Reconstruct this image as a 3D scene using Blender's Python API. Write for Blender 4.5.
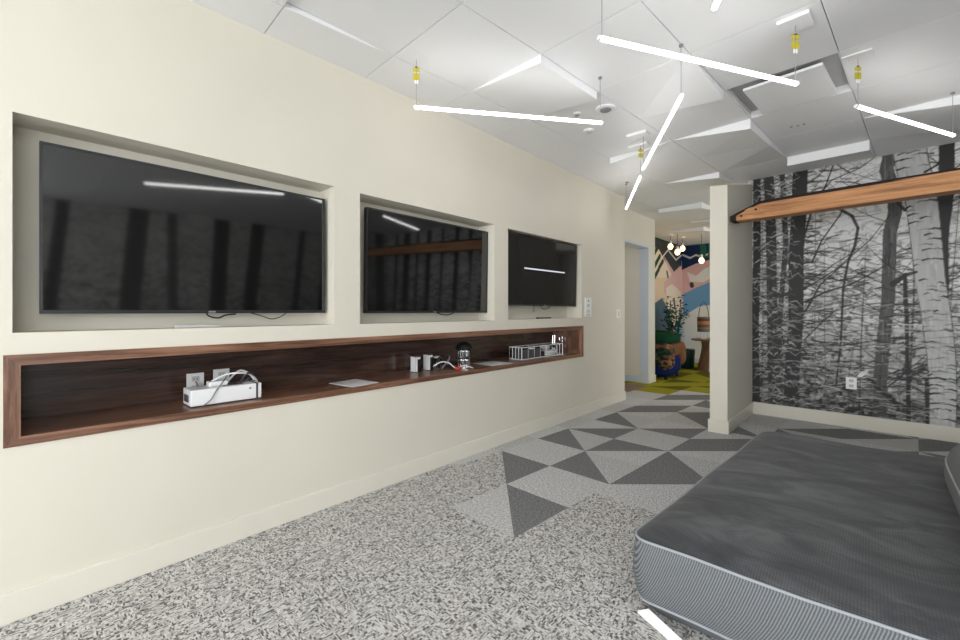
import bpy, bmesh, math, random
import numpy as np
from mathutils import Vector
rnd = random.Random(7)
SC = bpy.context.scene
for o in list(bpy.data.objects): bpy.data.objects.remove(o)

# ------------------------------------------------------------------ camera, world, lights, exposure
FPX, CAMH, PCX, HOR = 427.0, 1.2, 480.0, 311.0
YAW = math.radians(42.4)
cam = bpy.data.cameras.new('camera'); camo = bpy.data.objects.new('camera', cam); SC.collection.objects.link(camo)
camo.location = (0, 0, CAMH); camo.rotation_euler = (math.pi/2, 0, YAW)
cam.sensor_width = 36; cam.lens = 36*FPX/960; cam.shift_y = -9/960; cam.clip_start = .02
SC.camera = camo
SC.view_settings.view_transform = 'Standard'; SC.view_settings.look = 'None'
SC.view_settings.gamma = 1; SC.view_settings.use_curve_mapping = False
SC.view_settings.exposure = 0.42
w = bpy.data.worlds.new('sky'); SC.world = w; w.use_nodes = True
w.node_tree.nodes['Background'].inputs[0].default_value = (.75, .87, 1, 1)
w.node_tree.nodes['Background'].inputs[1].default_value = 1.5

def area(name, loc, rot, sx, sy, power, col=(1, 1, 1)):
    l = bpy.data.lights.new(name, 'AREA'); l.shape = 'RECTANGLE'; l.size = sx; l.size_y = sy; l.energy = power; l.color = col
    o = bpy.data.objects.new(name, l); SC.collection.objects.link(o); o.location = loc; o.rotation_euler = rot
    return o
# daylight through the long window behind the camera; the other three are added fill
area('window_daylight', (0.2, -4.43, 1.5), (math.radians(105), 0, 0), 4.9, 2.1, 150, (.97, .985, 1))
area('side_fill_light', (2.93, -1.9, 1.5), (math.radians(106), 0, math.radians(90)), 3.2, 1.9, 66, (.97, .985, 1))  # added fill from the unseen right side, brightens recesses and ceiling
area('lounge_fill_light', (1.85, 8.4, 1.5), (math.radians(90), 0, math.radians(90)), 2.6, 2.0, 45, (1, .98, .95))  # added fill that brightens the lounge from an unseen side
area('hall_fill_light', (-3.6, 6.2, 2.5), (0, 0, 0), .6, .6, 3, (1, .96, .9))  # added unseen lamp brightening the hall, no fixture built

# ------------------------------------------------------------------ helpers
def ray(x, y):
    l = (x-PCX)/FPX
    return (-math.sin(YAW)+l*math.cos(YAW), math.cos(YAW)+l*math.sin(YAW), -(y-HOR)/FPX)
def on_y(x, y, Y):
    r = ray(x, y); t = Y/r[1]; return (t*r[0], Y, CAMH+t*r[2])
def on_x(x, y, X):
    r = ray(x, y); t = X/r[0]; return (X, t*r[1], CAMH+t*r[2])
def on_z(x, y, z):
    r = ray(x, y); t = (z-CAMH)/r[2]; return (t*r[0], t*r[1], z)

class MB:
    def __init__(s): s.v = []; s.f = []; s.m = []; s.sm = []
    def add(s, vs, fs, mi=0, smooth=False):
        b = len(s.v); s.v += [tuple(v) for v in vs]
        for f in fs: s.f.append([b+i for i in f]); s.m.append(mi); s.sm.append(smooth)
        return s
    def box(s, x0, x1, y0, y1, z0, z1, mi=0):
        return s.hexa([(x0, y0, z0), (x1, y0, z0), (x1, y1, z0), (x0, y1, z0)], [(x0, y0, z1), (x1, y0, z1), (x1, y1, z1), (x0, y1, z1)], mi)
    def hexa(s, lo, hi, mi=0):
        return s.add(list(lo)+list(hi), [(3, 2, 1, 0), (4, 5, 6, 7), (0, 1, 5, 4), (1, 2, 6, 5), (2, 3, 7, 6), (3, 0, 4, 7)], mi)
    def tube(s, pts, r, n=10, mi=0, caps=True, closed=False):
        P = [Vector(p) for p in pts]; m = len(P); vs = []
        up = None
        for i, p in enumerate(P):
            if closed: t = (P[(i+1) % m]-P[i-1])
            else: t = (P[min(i+1, m-1)]-P[max(i-1, 0)])
            t.normalize()
            if up is None: up = Vector((0, 0, 1)) if abs(t.z) < .9 else Vector((1, 0, 0))
            a = t.cross(up)
            if a.length < 1e-4: a = t.cross(Vector((1, 0, 0)))
            a.normalize(); b = a.cross(t); b.normalize(); up = b
            rr = r[i] if isinstance(r, (list, tuple)) else r
            for k in range(n):
                an = 2*math.pi*k/n; vs.append(p+a*(rr*math.cos(an))+b*(rr*math.sin(an)))
        fs = []
        for i in range(m if closed else m-1):
            j = (i+1) % m
            for k in range(n): fs.append((i*n+k, i*n+(k+1) % n, j*n+(k+1) % n, j*n+k))
        if caps and not closed: fs += [tuple(range(n))[::-1], tuple((m-1)*n+k for k in range(n))]
        return s.add(vs, fs, mi, True)
    def lathe(s, prof, c, n=24, mi=0, axis='z'):
        vs = []
        for r, z in prof:
            for k in range(n):
                a = 2*math.pi*k/n; vs.append((c[0]+r*math.cos(a), c[1]+r*math.sin(a), c[2]+z))
        fs = []
        for i in range(len(prof)-1):
            for k in range(n): fs.append((i*n+k, i*n+(k+1) % n, (i+1)*n+(k+1) % n, (i+1)*n+k))
        fs += [tuple(range(n))[::-1], tuple((len(prof)-1)*n+k for k in range(n))]
        return s.add(vs, fs, mi, True)

def build(name, mb, mats, parent=None, bevel=0, autosm=40):
    me = bpy.data.meshes.new(name); off = Vector((0, 0, 0))
    if parent is not None: off = Vector(parent['_w'])
    me.from_pydata([tuple(Vector(v)-off) for v in mb.v], [], mb.f)
    if not isinstance(mats, (list, tuple)): mats = [mats]
    for m in mats: me.materials.append(m)
    me.polygons.foreach_set('material_index', mb.m); me.polygons.foreach_set('use_smooth', mb.sm)
    me.update()
    bm = bmesh.new(); bm.from_mesh(me); bmesh.ops.recalc_face_normals(bm, faces=bm.faces); bm.to_mesh(me); bm.free()
    if any(mb.sm): me.set_sharp_from_angle(angle=math.radians(autosm))
    o = bpy.data.objects.new(name, me); SC.collection.objects.link(o)
    if parent is not None: o.parent = parent
    o['_w'] = tuple(off)
    if bevel:
        b = o.modifiers.new('bevel', 'BEVEL'); b.width = bevel; b.segments = 2; b.limit_method = 'ANGLE'
    return o
def struct(name, mb, mats, parent=None, bevel=0):
    o = build(name, mb, mats, parent, bevel); o['kind'] = 'structure'; return o
def tag(o, label, cat, group=None, kind=None):
    o['label'] = label; o['category'] = cat
    if group: o['group'] = group
    if kind: o['kind'] = kind
    return o
def thing(name, label, cat, loc=(0, 0, 0), group=None):
    o = bpy.data.objects.new(name, None); SC.collection.objects.link(o); o.location = loc; o['_w'] = tuple(loc); o.empty_display_size = .1
    return tag(o, label, cat, group)

# ------------------------------------------------------------------ materials
def mat(name, col=(.8, .8, .8), rough=.5, metal=0, spec=.5, emit=None, estr=0):
    m = bpy.data.materials.new(name); m.use_nodes = True; b = m.node_tree.nodes['Principled BSDF']
    b.inputs['Base Color'].default_value = (*col, 1); b.inputs['Roughness'].default_value = rough
    b.inputs['Metallic'].default_value = metal; b.inputs['Specular IOR Level'].default_value = spec
    if emit: b.inputs['Emission Color'].default_value = (*emit, 1); b.inputs['Emission Strength'].default_value = estr
    return m
class NG:
    def __init__(s, m): s.t = m.node_tree; s.b = s.t.nodes['Principled BSDF']
    def n(s, typ, **k):
        q = s.t.nodes.new(typ)
        for a, v in k.items(): setattr(q, a, v)
        return q
    def l(s, a, b): s.t.links.new(a, b)
    def val(s, x, sock):
        if isinstance(x, (int, float)): sock.default_value = x
        else: s.l(x, sock)
    def math(s, op, a, b=0, clamp=False):
        q = s.n('ShaderNodeMath', operation=op); q.use_clamp = clamp; s.val(a, q.inputs[0]); s.val(b, q.inputs[1]); return q.outputs[0]
    def coords(s, scale=(1, 1, 1), rot=(0, 0, 0)):
        tc = s.n('ShaderNodeNewGeometry'); mp = s.n('ShaderNodeMapping'); s.l(tc.outputs['Position'], mp.inputs[0])
        mp.inputs['Scale'].default_value = scale; mp.inputs['Rotation'].default_value = rot; return mp.outputs[0]
    def noise(s, vec, scale=5, detail=3, rough=.5, dist=0):
        q = s.n('ShaderNodeTexNoise'); s.l(vec, q.inputs['Vector']); q.inputs['Scale'].default_value = scale
        q.inputs['Detail'].default_value = detail; q.inputs['Roughness'].default_value = rough; q.inputs['Distortion'].default_value = dist
        return q.outputs[0]
    def ramp(s, f, stops, interp='LINEAR'):
        q = s.n('ShaderNodeValToRGB'); s.l(f, q.inputs[0]); q.color_ramp.interpolation = interp; e = q.color_ramp.elements
        while len(e) > len(stops): e.remove(e[-1])
        while len(e) < len(stops): e.new(1)
        for i, (p, c) in enumerate(stops): e[i].position = p; e[i].color = (*c, 1) if len(c) == 3 else c
        return q.outputs[0]
    def bump(s, h, strength=.3, dist=.002):
        q = s.n('ShaderNodeBump'); s.l(h, q.inputs['Height']); q.inputs['Strength'].default_value = strength; q.inputs['Distance'].default_value = dist
        s.l(q.outputs[0], s.b.inputs['Normal'])
    def mix(s, f, a, b):
        q = s.n('ShaderNodeMix', data_type='RGBA'); s.val(f, q.inputs[0])
        for x, k in ((a, 6), (b, 7)):
            if isinstance(x, tuple): q.inputs[k].default_value = (*x, 1)
            else: s.l(x, q.inputs[k])
        return q.outputs[2]

M = {}
def paint(name, col, rough=.6, amt=.03):
    m = mat(name, col, rough); g = NG(m); n = g.noise(g.coords(), 1.2, 3)
    lo = tuple(c*(1-amt) for c in col); hi = tuple(min(1, c*(1+amt)) for c in col)
    g.l(g.ramp(n, [(.3, lo), (.7, hi)]), g.b.inputs['Base Color'])
    g.bump(g.noise(g.coords(), 220, 2), .08, .001); return m
M['wall'] = paint('cream_wall_paint', (.74, .695, .59), .55)
M['trim'] = paint('cream_trim_paint', (.77, .73, .63), .35)
M['door'] = paint('pale_grey_door_paint', (.62, .66, .72), .4)
M['ceil'] = paint('white_ceiling_panel', (.91, .91, .91), .8, .01)
M['grid'] = mat('grey_ceiling_void', (.6, .6, .6), .9)
M['white'] = mat('white_plastic', (.9, .9, .9), .35)
M['offwhite'] = mat('off_white_plastic', (.62, .62, .6), .4)
M['black'] = mat('black_plastic', (.012, .012, .013), .3)
M['dark'] = mat('dark_grey_plastic', (.06, .06, .065), .4)
M['grey'] = mat('grey_plastic', (.25, .26, .27), .4)
M['chrome'] = mat('chrome', (.75, .75, .76), .15, 1)
M['alum'] = mat('brushed_aluminium', (.55, .56, .58), .35, 1)
M['bezel'] = mat('grey_screen_bezel', (.035, .036, .038), .3, .3)
M['screen'] = mat('black_glass_screen', (.004, .004, .0045), .05, 0, 1.0)
M['matte_screen'] = mat('charcoal_glass_screen', (.014, .0145, .016), .06, 0, .3)
M['paper'] = mat('white_paper', (.9, .9, .9), .7)
M['yellow'] = mat('yellow_card', (.55, .46, .02), .5)
M['red'] = mat('red_rubber', (.75, .08, .05), .4)
M['tube'] = mat('lit_diffuser', (.9, .9, .9), .4, emit=(1, .99, .97), estr=8.5)
M['bulb'] = mat('lit_warm_bulb', (.9, .8, .6), .3, emit=(1, .62, .28), estr=2.6)
M['text'] = mat('grey_print', (.3, .3, .32), .6)
M['glass'] = mat('clear_glass', (.95, .95, .95), .05)
M['glass'].node_tree.nodes['Principled BSDF'].inputs['Transmission Weight'].default_value = 1
m = mat('window_glass'); g = NG(m); tr = g.n('ShaderNodeBsdfTransparent'); gl = g.n('ShaderNodeBsdfGlossy'); gl.inputs['Roughness'].default_value = .02
mx = g.n('ShaderNodeMixShader'); mx.inputs[0].default_value = .06; g.l(tr.outputs[0], mx.inputs[1]); g.l(gl.outputs[0], mx.inputs[2])
g.l(mx.outputs[0], m.node_tree.nodes['Material Output'].inputs[0]); M['pane'] = m

def wood(name, scale, stops, rough=.32, rot=(0, 0, 0), spec=.5):
    m = mat(name, (.2, .1, .06), rough, 0, spec); g = NG(m); v = g.coords(scale, rot)
    n = g.noise(v, 1, 6, .62, 1.2); n2 = g.noise(v, 5.5, 5, .7, .6)
    f = g.math('ADD', g.math('MULTIPLY', n, .72), g.math('MULTIPLY', n2, .28))
    g.l(g.ramp(f, stops), g.b.inputs['Base Color']); g.bump(n2, .12, .001); return m
WAL = [(.36, (.078, .036, .022)), (.46, (.16, .077, .046)), (.54, (.25, .127, .078)), (.64, (.36, .195, .125))]
M['walnut'] = wood('walnut_veneer', (9, 1.1, 26), WAL, .3)
M['walnut_v'] = wood('walnut_veneer_upright', (9, 24, 1.6), WAL, .3)
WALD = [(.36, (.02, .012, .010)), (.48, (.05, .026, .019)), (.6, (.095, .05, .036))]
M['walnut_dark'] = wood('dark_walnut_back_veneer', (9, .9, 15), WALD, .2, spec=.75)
M['beam'] = wood('oak_beam_wood', (1.1, 14, 20), [(.34, (.20, .075, .024)), (.45, (.40, .165, .055)), (.55, (.56, .26, .095)), (.68, (.68, .37, .16))], .55)
M['end_shadow'] = mat('dark_beam_end_and_shadow', (.018, .012, .009), .9)  # near-black for the beam end, its holes and the painted shadow line
M['floorwood'] = wood('brown_wood_floor', (12, 1.5, 5), [(.3, (.11, .05, .025)), (.7, (.25, .12, .06))], .4)
M['tablewood'] = wood('round_table_wood', (20, 20, 2), [(.3, (.13, .065, .03)), (.7, (.30, .16, .08))], .4)

def carpet(name, col, amt=.35, fine=520):
    m = mat(name, col, .95, 0, .1); g = NG(m); v = g.coords()
    a = g.noise(v, fine*.45, 2, .6); b = g.noise(v, fine*.16, 2, .6)
    f = g.math('ADD', g.math('MULTIPLY', a, .6), g.math('MULTIPLY', b, .4))
    g.l(g.ramp(f, [(.36, tuple(c*(1-amt) for c in col)), (.5, col), (.64, tuple(c*(1+amt) for c in col))]), g.b.inputs['Base Color'])
    g.bump(a, .5, .003); return m
M['c_light'] = carpet('light_grey_carpet', (.55, .545, .535), .8)
M['c_mid'] = carpet('mid_grey_carpet', (.50, .495, .485), .8)
M['c_dark'] = carpet('charcoal_carpet', (.205, .204, .205), .75)
M['c_lime'] = carpet('lime_carpet', (.33, .30, .022), .35)
M['c_olive'] = carpet('olive_carpet', (.13, .115, .012), .35)
# woven speckle carpet: pale ground with short dark dashes lying in two directions
def speckle(name):
    m = mat(name, (.5, .5, .48), .95, 0, .1); g = NG(m)
    warp = g.noise(g.coords(), 60, 1, .5)
    def cells(sx, sy, k):
        v = g.n('ShaderNodeVectorMath', operation='ADD'); g.l(g.coords((sx, sy, 1), (0, 0, .05)), v.inputs[0])
        q = g.n('ShaderNodeCombineXYZ'); g.l(g.math('MULTIPLY', warp, k), q.inputs[0]); g.l(g.math('MULTIPLY', warp, -k), q.inputs[1]); g.l(q.outputs[0], v.inputs[1])
        fl_ = g.n('ShaderNodeVectorMath', operation='FLOOR'); g.l(v.outputs[0], fl_.inputs[0])
        w_ = g.n('ShaderNodeTexWhiteNoise', noise_dimensions='2D'); g.l(fl_.outputs[0], w_.inputs['Vector']); return w_.outputs['Value']
    a = cells(78, 185, 1.2); b = cells(185, 78, 1.7)
    patch = cells(34, 34, .5)
    d = g.n('ShaderNodeMix', data_type='FLOAT'); g.l(g.math('GREATER_THAN', patch, .5), d.inputs[0]); g.l(a, d.inputs[2]); g.l(b, d.inputs[3])
    fine = g.noise(g.coords(), 260, 2, .6)
    f = g.math('ADD', g.math('MULTIPLY', d.outputs[0], .72), g.math('MULTIPLY', fine, .28))
    g.l(g.ramp(f, [(.12, (.09, .085, .08)), (.27, (.21, .20, .19)), (.42, (.44, .425, .405)), (.78, (.70, .685, .66))]), g.b.inputs['Base Color'])
    g.bump(f, .4, .003); return m
M['c_speck'] = speckle('speckled_woven_carpet')

def vcol(name, rough=.6, spec=.3):
    m = mat(name, (.5, .5, .5), rough, 0, spec); g = NG(m); a = g.n('ShaderNodeAttribute', attribute_name='Col')
    g.l(a.outputs['Color'], g.b.inputs['Base Color']); return m
M['forest'] = vcol('printed_forest_wallpaper', .5)
M['painted'] = vcol('painted_landscape_wall', .6)

# fabrics of the daybed
m = mat('charcoal_velvet_top', (.06, .062, .066), .75, 0, .25); g = NG(m)
n = g.noise(g.coords((1.6, 3.4, 1), (0, 0, .3)), 1.5, 6, .62, 1.2); wv = g.noise(g.coords((1, 1, 1)), 420, 1)
def sine(g, vec_scale, k):
    sx = g.n('ShaderNodeSeparateXYZ'); g.l(g.coords(vec_scale), sx.inputs[0])
    s = g.math('ADD', g.math('ADD', sx.outputs[0], sx.outputs[1]), sx.outputs[2]); return g.math('SINE', g.math('MULTIPLY', s, k))
gx = sine(g, (1, 0, 0), 2*math.pi/.0085); gy = sine(g, (0, 1, 0), 2*math.pi/.0085)
wvf = g.math('MULTIPLY', g.math('ADD', gx, gy), .035)
f = g.math('ADD', g.math('ADD', n, wvf), g.math('MULTIPLY', wv, .1))
g.l(g.ramp(f, [(.36, (.030, .031, .034)), (.52, (.050, .0515, .056)), (.70, (.105, .107, .112))]), g.b.inputs['Base Color']); g.bump(n, .25, .01)
g.b.inputs['Sheen Weight'].default_value = .15
M['velvet'] = m
m = mat('grey_ribbed_side_fabric', (.2, .21, .22), .8, 0, .2); g = NG(m)
s1 = sine(g, (1.0, .9, -.42), 2*math.pi/.0088); s2 = g.noise(g.coords(), 300, 1)
f = g.math('ADD', g.math('ADD', g.math('MULTIPLY', s1, .22), g.math('MULTIPLY', s2, .3)), .35)
g.l(g.ramp(f, [(.25, (.080, .086, .092)), (.75, (.25, .265, .278))]), g.b.inputs['Base Color']); g.bump(s1, .3, .002)
M['ribbed'] = m
M['piping'] = mat('pale_grey_piping', (.38, .40, .42), .6)
M['cushion'] = carpet('grey_cushion_fabric', (.20, .205, .215), .25, 900)

# ------------------------------------------------------------------ floor
U = Vector((.5, -.022, 0)); V = Vector((.028, .5, 0)); O0 = Vector((-1.86, 2.31, 0))
FM = ['c_light', 'c_mid', 'c_dark', 'c_speck', 'c_lime', 'c_olive', 'floorwood']
# dark triangles: (i, j) -> corner at which the right angle of the dark half sits
DK = {(-1, 0): 'ur', (0, -1): 'ur', (0, 1): 'll', (1, 1): 'ul', (1, 2): 'll', (-1, 2): 'll', (0, 2): 'ul', (1, 3): 'ul', (-1, 3): 'lr',
      (-1, 4): 'll', (0, 4): 'lr', (0, 5): 'ur', (-1, 5): 'ul', (0, 6): 'lr', (-1, 6): 'lr', (-1, 7): 'ul', (0, 7): 'll', (1, 5): 'll',
      (1, 4): 'lr', (2, 4): 'ur', (2, 5): 'll', (3, 4): 'ul', (3, 5): 'lr', (4, 6): 'ul', (3, 6): 'ul', (2, 6): 'lr', (5, 6): 'll', (4, 5): 'ur'}
fl = MB()
for i in range(-5, 12):
    for j in range(-15, 19):
        p = [O0+U*(i+a)+V*(j+b) for a, b in ((0, 0), (1, 0), (1, 1), (0, 1))]
        cx, cy = (p[0]+p[2])[0]/2, (p[0]+p[2])[1]/2
        if cy < -4.9: continue
        base = 'c_mid' if (i+j) % 2 else 'c_light'; dark = 'c_dark'; k = DK.get((i, j))
        if j <= -1: base = 'c_speck'
        if j == 0 and i >= 1: base = 'c_speck'
        if (i, j) in ((0, -1), (0, 0)): base = 'c_light'
        if (i, j) == (-1, 0): base = 'c_speck'
        if j >= 3 and not k and i > 1: k = ('ul', 'lr', 'ur', 'll')[(i*3+j*7) % 4] if (i+j) % 3 else None
        if (j >= 8 and i <= -2) or j >= 9:
            base = 'c_lime'; dark = 'c_olive'; k = ('ul', 'lr', 'ur', 'll')[(i*5+j*3) % 4] if (i*2+j) % 3 != 1 else None
            if j >= 12 and (i+j) % 2: base = 'c_olive'
        elif j == 8: base = 'c_light'; k = 'lr' if i % 2 else 'ul'
        if cx < -2.62 and 5.4 < cy < 7.1: base, k = 'floorwood', None
        bi = FM.index(base); di = FM.index(dark)
        if k is None and (i, j) not in ((1, 0), (2, 0)):
            fl.add(p, [(0, 1, 2, 3)], bi); continue
        corner = {'ll': 0, 'lr': 1, 'ur': 2, 'ul': 3}
        c = corner[k] if k else 2
        a = [c, (c+1) % 4, (c+3) % 4]; b = [(c+1) % 4, (c+2) % 4, (c+3) % 4]
        ob = bi
        if (i, j) in ((1, 0), (2, 0)):
            e_ = [p[0].lerp(p[3], .62), p[1].lerp(p[2], .62)]
            fl.add([p[0], p[1], e_[1], e_[0]], [(0, 1, 2, 3)], FM.index('c_speck')); fl.add([e_[0], e_[1], p[2], p[3]], [(0, 1, 2, 3)], FM.index('c_light')); continue
        fl.add(p, [a], di); fl.add(p, [b], ob)
bpy_floor = struct('floor', fl, [M[x] for x in FM])

# ------------------------------------------------------------------ walls
WX = -2.45
def recessed_wall(name, openings, y0, y1, z0, z1, x, back, mats):
    ys = sorted({y0, y1} | {o[0] for o in openings} | {o[1] for o in openings}); zs = sorted({z0, z1} | {o[2] for o in openings} | {o[3] for o in openings})
    mb = MB()
    for a, b in zip(ys, ys[1:]):
        for c, d in zip(zs, zs[1:]):
            if any(o[0] <= a and b <= o[1] and o[2] <= c and d <= o[3] for o in openings): continue
            mb.add([(x, a, c), (x, b, c), (x, b, d), (x, a, d)], [(0, 1, 2, 3)])
    for a, b, c, d, dep in openings:
        q = x-dep
        mb.add([(x, a, c), (x, b, c), (x, b, d), (x, a, d), (q, a, c), (q, b, c), (q, b, d), (q, a, d)],
               [(4, 5, 6, 7), (0, 1, 5, 4), (1, 2, 6, 5), (2, 3, 7, 6), (3, 0, 4, 7)])
    mb.add([(x, y0, z0), (x, y1, z0), (x, y1, z1), (x, y0, z1), (back, y0, z0), (back, y1, z0), (back, y1, z1), (back, y0, z1)],
           [(4, 5, 6, 7), (0, 1, 5, 4), (1, 2, 6, 5), (2, 3, 7, 6), (3, 0, 4, 7)])
    o = build(name, mb, mats); o['kind'] = 'structure'; return o
NICHES = [(0.0, 1.345, 1.115, 1.972), (1.525, 2.872, 1.115, 1.966), (3.064, 4.415, 1.12, 1.958)]
SH = (-.024, 4.45, .674, 1.030)
wl = recessed_wall('wall_left', [n+(.187,) for n in NICHES]+[SH+(.395,)], -4.5, 5.585, 0, 2.80, WX, -2.95, M['wall'])
# wall beside the doorway, set back
DX = -2.70
b = MB()
b.box(DX-.14, DX, 5.585, 5.70, 0, 2.8); b.box(DX-.14, DX, 5.70, 7.1, 2.275, 2.8); b.box(DX-.14, DX, 7.1, 7.37, 0, 2.8)
b.box(-3.42, DX-.14, 7.2, 7.37, 0, 2.8)
struct('wall_doorway', b, M['wall'])
b = MB(); b.box(-4.9, DX-.14, 7.09, 7.19, 0, 2.8); b.box(-4.9, -4.8, 5.0, 7.09, 0, 2.8); b.box(-4.9, -2.951, 5.0, 5.1, 0, 2.8)
struct('wall_hall', b, M['wall'])
# door frame
b = MB(); b.box(DX-.145, DX+.006, 7.065, 7.1, 0, 2.275); b.box(DX-.145, DX+.012, 5.70, 5.755, 0, 2.275); b.box(DX-.145, DX+.006, 5.755, 7.065, 2.235, 2.275)
struct('trim_1', b, M['door'], bevel=.003)
# wing wall: partition whose top slants up to the forest wall
b = MB(); WX0, WX1 = -1.18, -1.025
b.hexa([(WX0, 4.69, 0), (WX1, 4.70, 0), (WX1+.005, 5.87, 0), (WX0, 5.87, 0)], [(WX0, 4.69, 2.445), (WX1, 4.70, 2.43), (WX1+.005, 5.87, 2.69), (WX0, 5.87, 2.70)])
struct('wall_partition', b, M['wall'], bevel=.004)
# other walls
b = MB(); b.box(-2.95, -2.3, -4.65, -4.5, 0, 2.8); b.box(2.75, 3.15, -4.65, -4.5, 0, 2.8); b.box(-2.3, 2.75, -4.65, -4.5, 0, .35); b.box(-2.3, 2.75, -4.65, -4.5, 2.55, 2.8)
struct('wall_back', b, M['wall'])
b = MB(); b.box(2.0, 2.12, 5.9, 10.85, 0, .5); b.box(2.0, 2.12, 5.9, 10.85, 2.5, 2.8); b.box(2.0, 2.12, 5.9, 7.1, .5, 2.5); b.box(2.0, 2.12, 9.7, 10.85, .5, 2.5)
struct('wall_lounge_right', b, M['wall'])

# printed wall meshes: fine grids with a colour per vertex
def grid_wall(name, fn, nu, nv, img, material, thick_dir):
    """fn(s, t) gives the place for s, t in 0..1; img is (nv, nu, 3) linear colour"""
    s, t = np.meshgrid(np.linspace(0, 1, nu), np.linspace(0, 1, nv))
    P = fn(s, t).reshape(-1, 3); idx = np.arange(nu*nv).reshape(nv, nu)
    q = np.stack([idx[:-1, :-1], idx[:-1, 1:], idx[1:, 1:], idx[1:, :-1]], -1).reshape(-1, 4)
    # back face and rim give the wall its thickness
    c = [0, nu-1, nu*nv-1, nu*(nv-1)]
    nP = len(P); back = P[c]+np.array(thick_dir); P = np.vstack([P, back])
    me = bpy.data.meshes.new(name)
    ex = np.array([[nP+3, nP+2, nP+1, nP], [c[0], nP, nP+1, c[1]], [c[1], nP+1, nP+2, c[2]], [c[2], nP+2, nP+3, c[3]], [c[3], nP+3, nP, c[0]]])
    q = np.vstack([q, ex])
    me.vertices.add(len(P)); me.vertices.foreach_set('co', P.astype(np.float32).ravel())
    me.loops.add(q.size); me.loops.foreach_set('vertex_index', q.astype(np.int32).ravel())
    me.polygons.add(len(q)); me.polygons.foreach_set('loop_start', np.arange(0, q.size, 4, dtype=np.int32))
    me.update(calc_edges=True); me.validate()
    a = me.color_attributes.new('Col', 'FLOAT_COLOR', 'POINT')
    C = np.ones((len(P), 4), np.float32); C[:nP, :3] = img.reshape(-1, 3); C[nP:, :3] = .3; a.data.foreach_set('color', C.ravel())
    me.materials.append(material)
    o = bpy.data.objects.new(name, me); SC.collection.objects.link(o); o['kind'] = 'structure'; return o

class Canvas:
    def __init__(s, W, Hh, res, base):
        s.W, s.H, s.res = W, Hh, res; s.nu = int(W/res)+1; s.nv = int(Hh/res)+1
        s.im = np.zeros((s.nv, s.nu, 3), np.float32); s.im[:] = base
        s.X, s.Y = np.meshgrid(np.linspace(0, W, s.nu), np.linspace(0, Hh, s.nv))
    def stroke(s, pts, w0, col, a=1.0, w1=None, tex=0):
        if w1 is None: w1 = w0
        n = len(pts)-1
        for k in range(n):
            (x0, y0), (x1, y1) = pts[k], pts[k+1]; wa = w0+(w1-w0)*k/n; wb = w0+(w1-w0)*(k+1)/n
            m = max(wa, wb)+s.res*1.5
            i0 = max(0, int((min(x0, x1)-m)/s.res)); i1 = min(s.nu, int((max(x0, x1)+m)/s.res)+2)
            j0 = max(0, int((min(y0, y1)-m)/s.res)); j1 = min(s.nv, int((max(y0, y1)+m)/s.res)+2)
            if i0 >= i1 or j0 >= j1: continue
            X = s.X[j0:j1, i0:i1]; Y = s.Y[j0:j1, i0:i1]; dx, dy = x1-x0, y1-y0; L = dx*dx+dy*dy+1e-9
            t = np.clip(((X-x0)*dx+(Y-y0)*dy)/L, 0, 1); d = np.hypot(X-x0-t*dx, Y-y0-t*dy)
            wl_ = (wa+(wb-wa)*t)/2; al = a*np.clip((wl_-d)/s.res+.5, 0, 1)*np.minimum(1, 2*wl_/s.res)
            c = np.array(col, np.float32)
            s.im[j0:j1, i0:i1] = s.im[j0:j1, i0:i1]*(1-al[..., None])+c*al[..., None]
    def poly(s, pts, col):
        x = s.X; y = s.Y; ins = np.zeros(x.shape, bool); n = len(pts)
        for k in range(n):
            (x0, y0), (x1, y1) = pts[k], pts[(k+1) % n]
            if y0 == y1: continue
            c = ((y0 > y) != (y1 > y)) & (x < (x1-x0)*(y-y0)/(y1-y0)+x0); ins ^= c
        s.im[ins] = col
def smooth_noise(nv, nu, cy, cx, rs):
    a = rs.random((cy+2, cx+2)); yy = np.linspace(0, cy, nv); xx = np.linspace(0, cx, nu)
    y0 = yy.astype(int); x0 = xx.astype(int); fy = (yy-y0)[:, None]; fx = (xx-x0)[None]
    fy = fy*fy*(3-2*fy); fx = fx*fx*(3-2*fx)
    A = a[np.ix_(y0, x0)]; B = a[np.ix_(y0, x0+1)]; Cc = a[np.ix_(y0+1, x0)]; D = a[np.ix_(y0+1, x0+1)]
    return (A*(1-fx)+B*fx)*(1-fy)+(Cc*(1-fx)+D*fx)*fy
def branch(cv, r, x, y, ang, L, w, col, depth=0, wig=.35, a=.9):
    pts = [(x, y)]; n = max(3, int(L/.05)); kids = []
    for k in range(n):
        ang += r.uniform(-wig, wig)*.5; x += math.cos(ang)*L/n; y += math.sin(ang)*L/n; pts.append((x, y))
        if depth < 2 and r.random() < .28: kids.append((x, y, ang+r.choice((-1, 1))*r.uniform(.4, .9), L*r.uniform(.3, .6)*(1-k/n*.5), w*.55))
    cv.stroke(pts, w, col, a, w*.35)
    for q in kids: branch(cv, r, *q, col, depth+1, wig, a)
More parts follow.
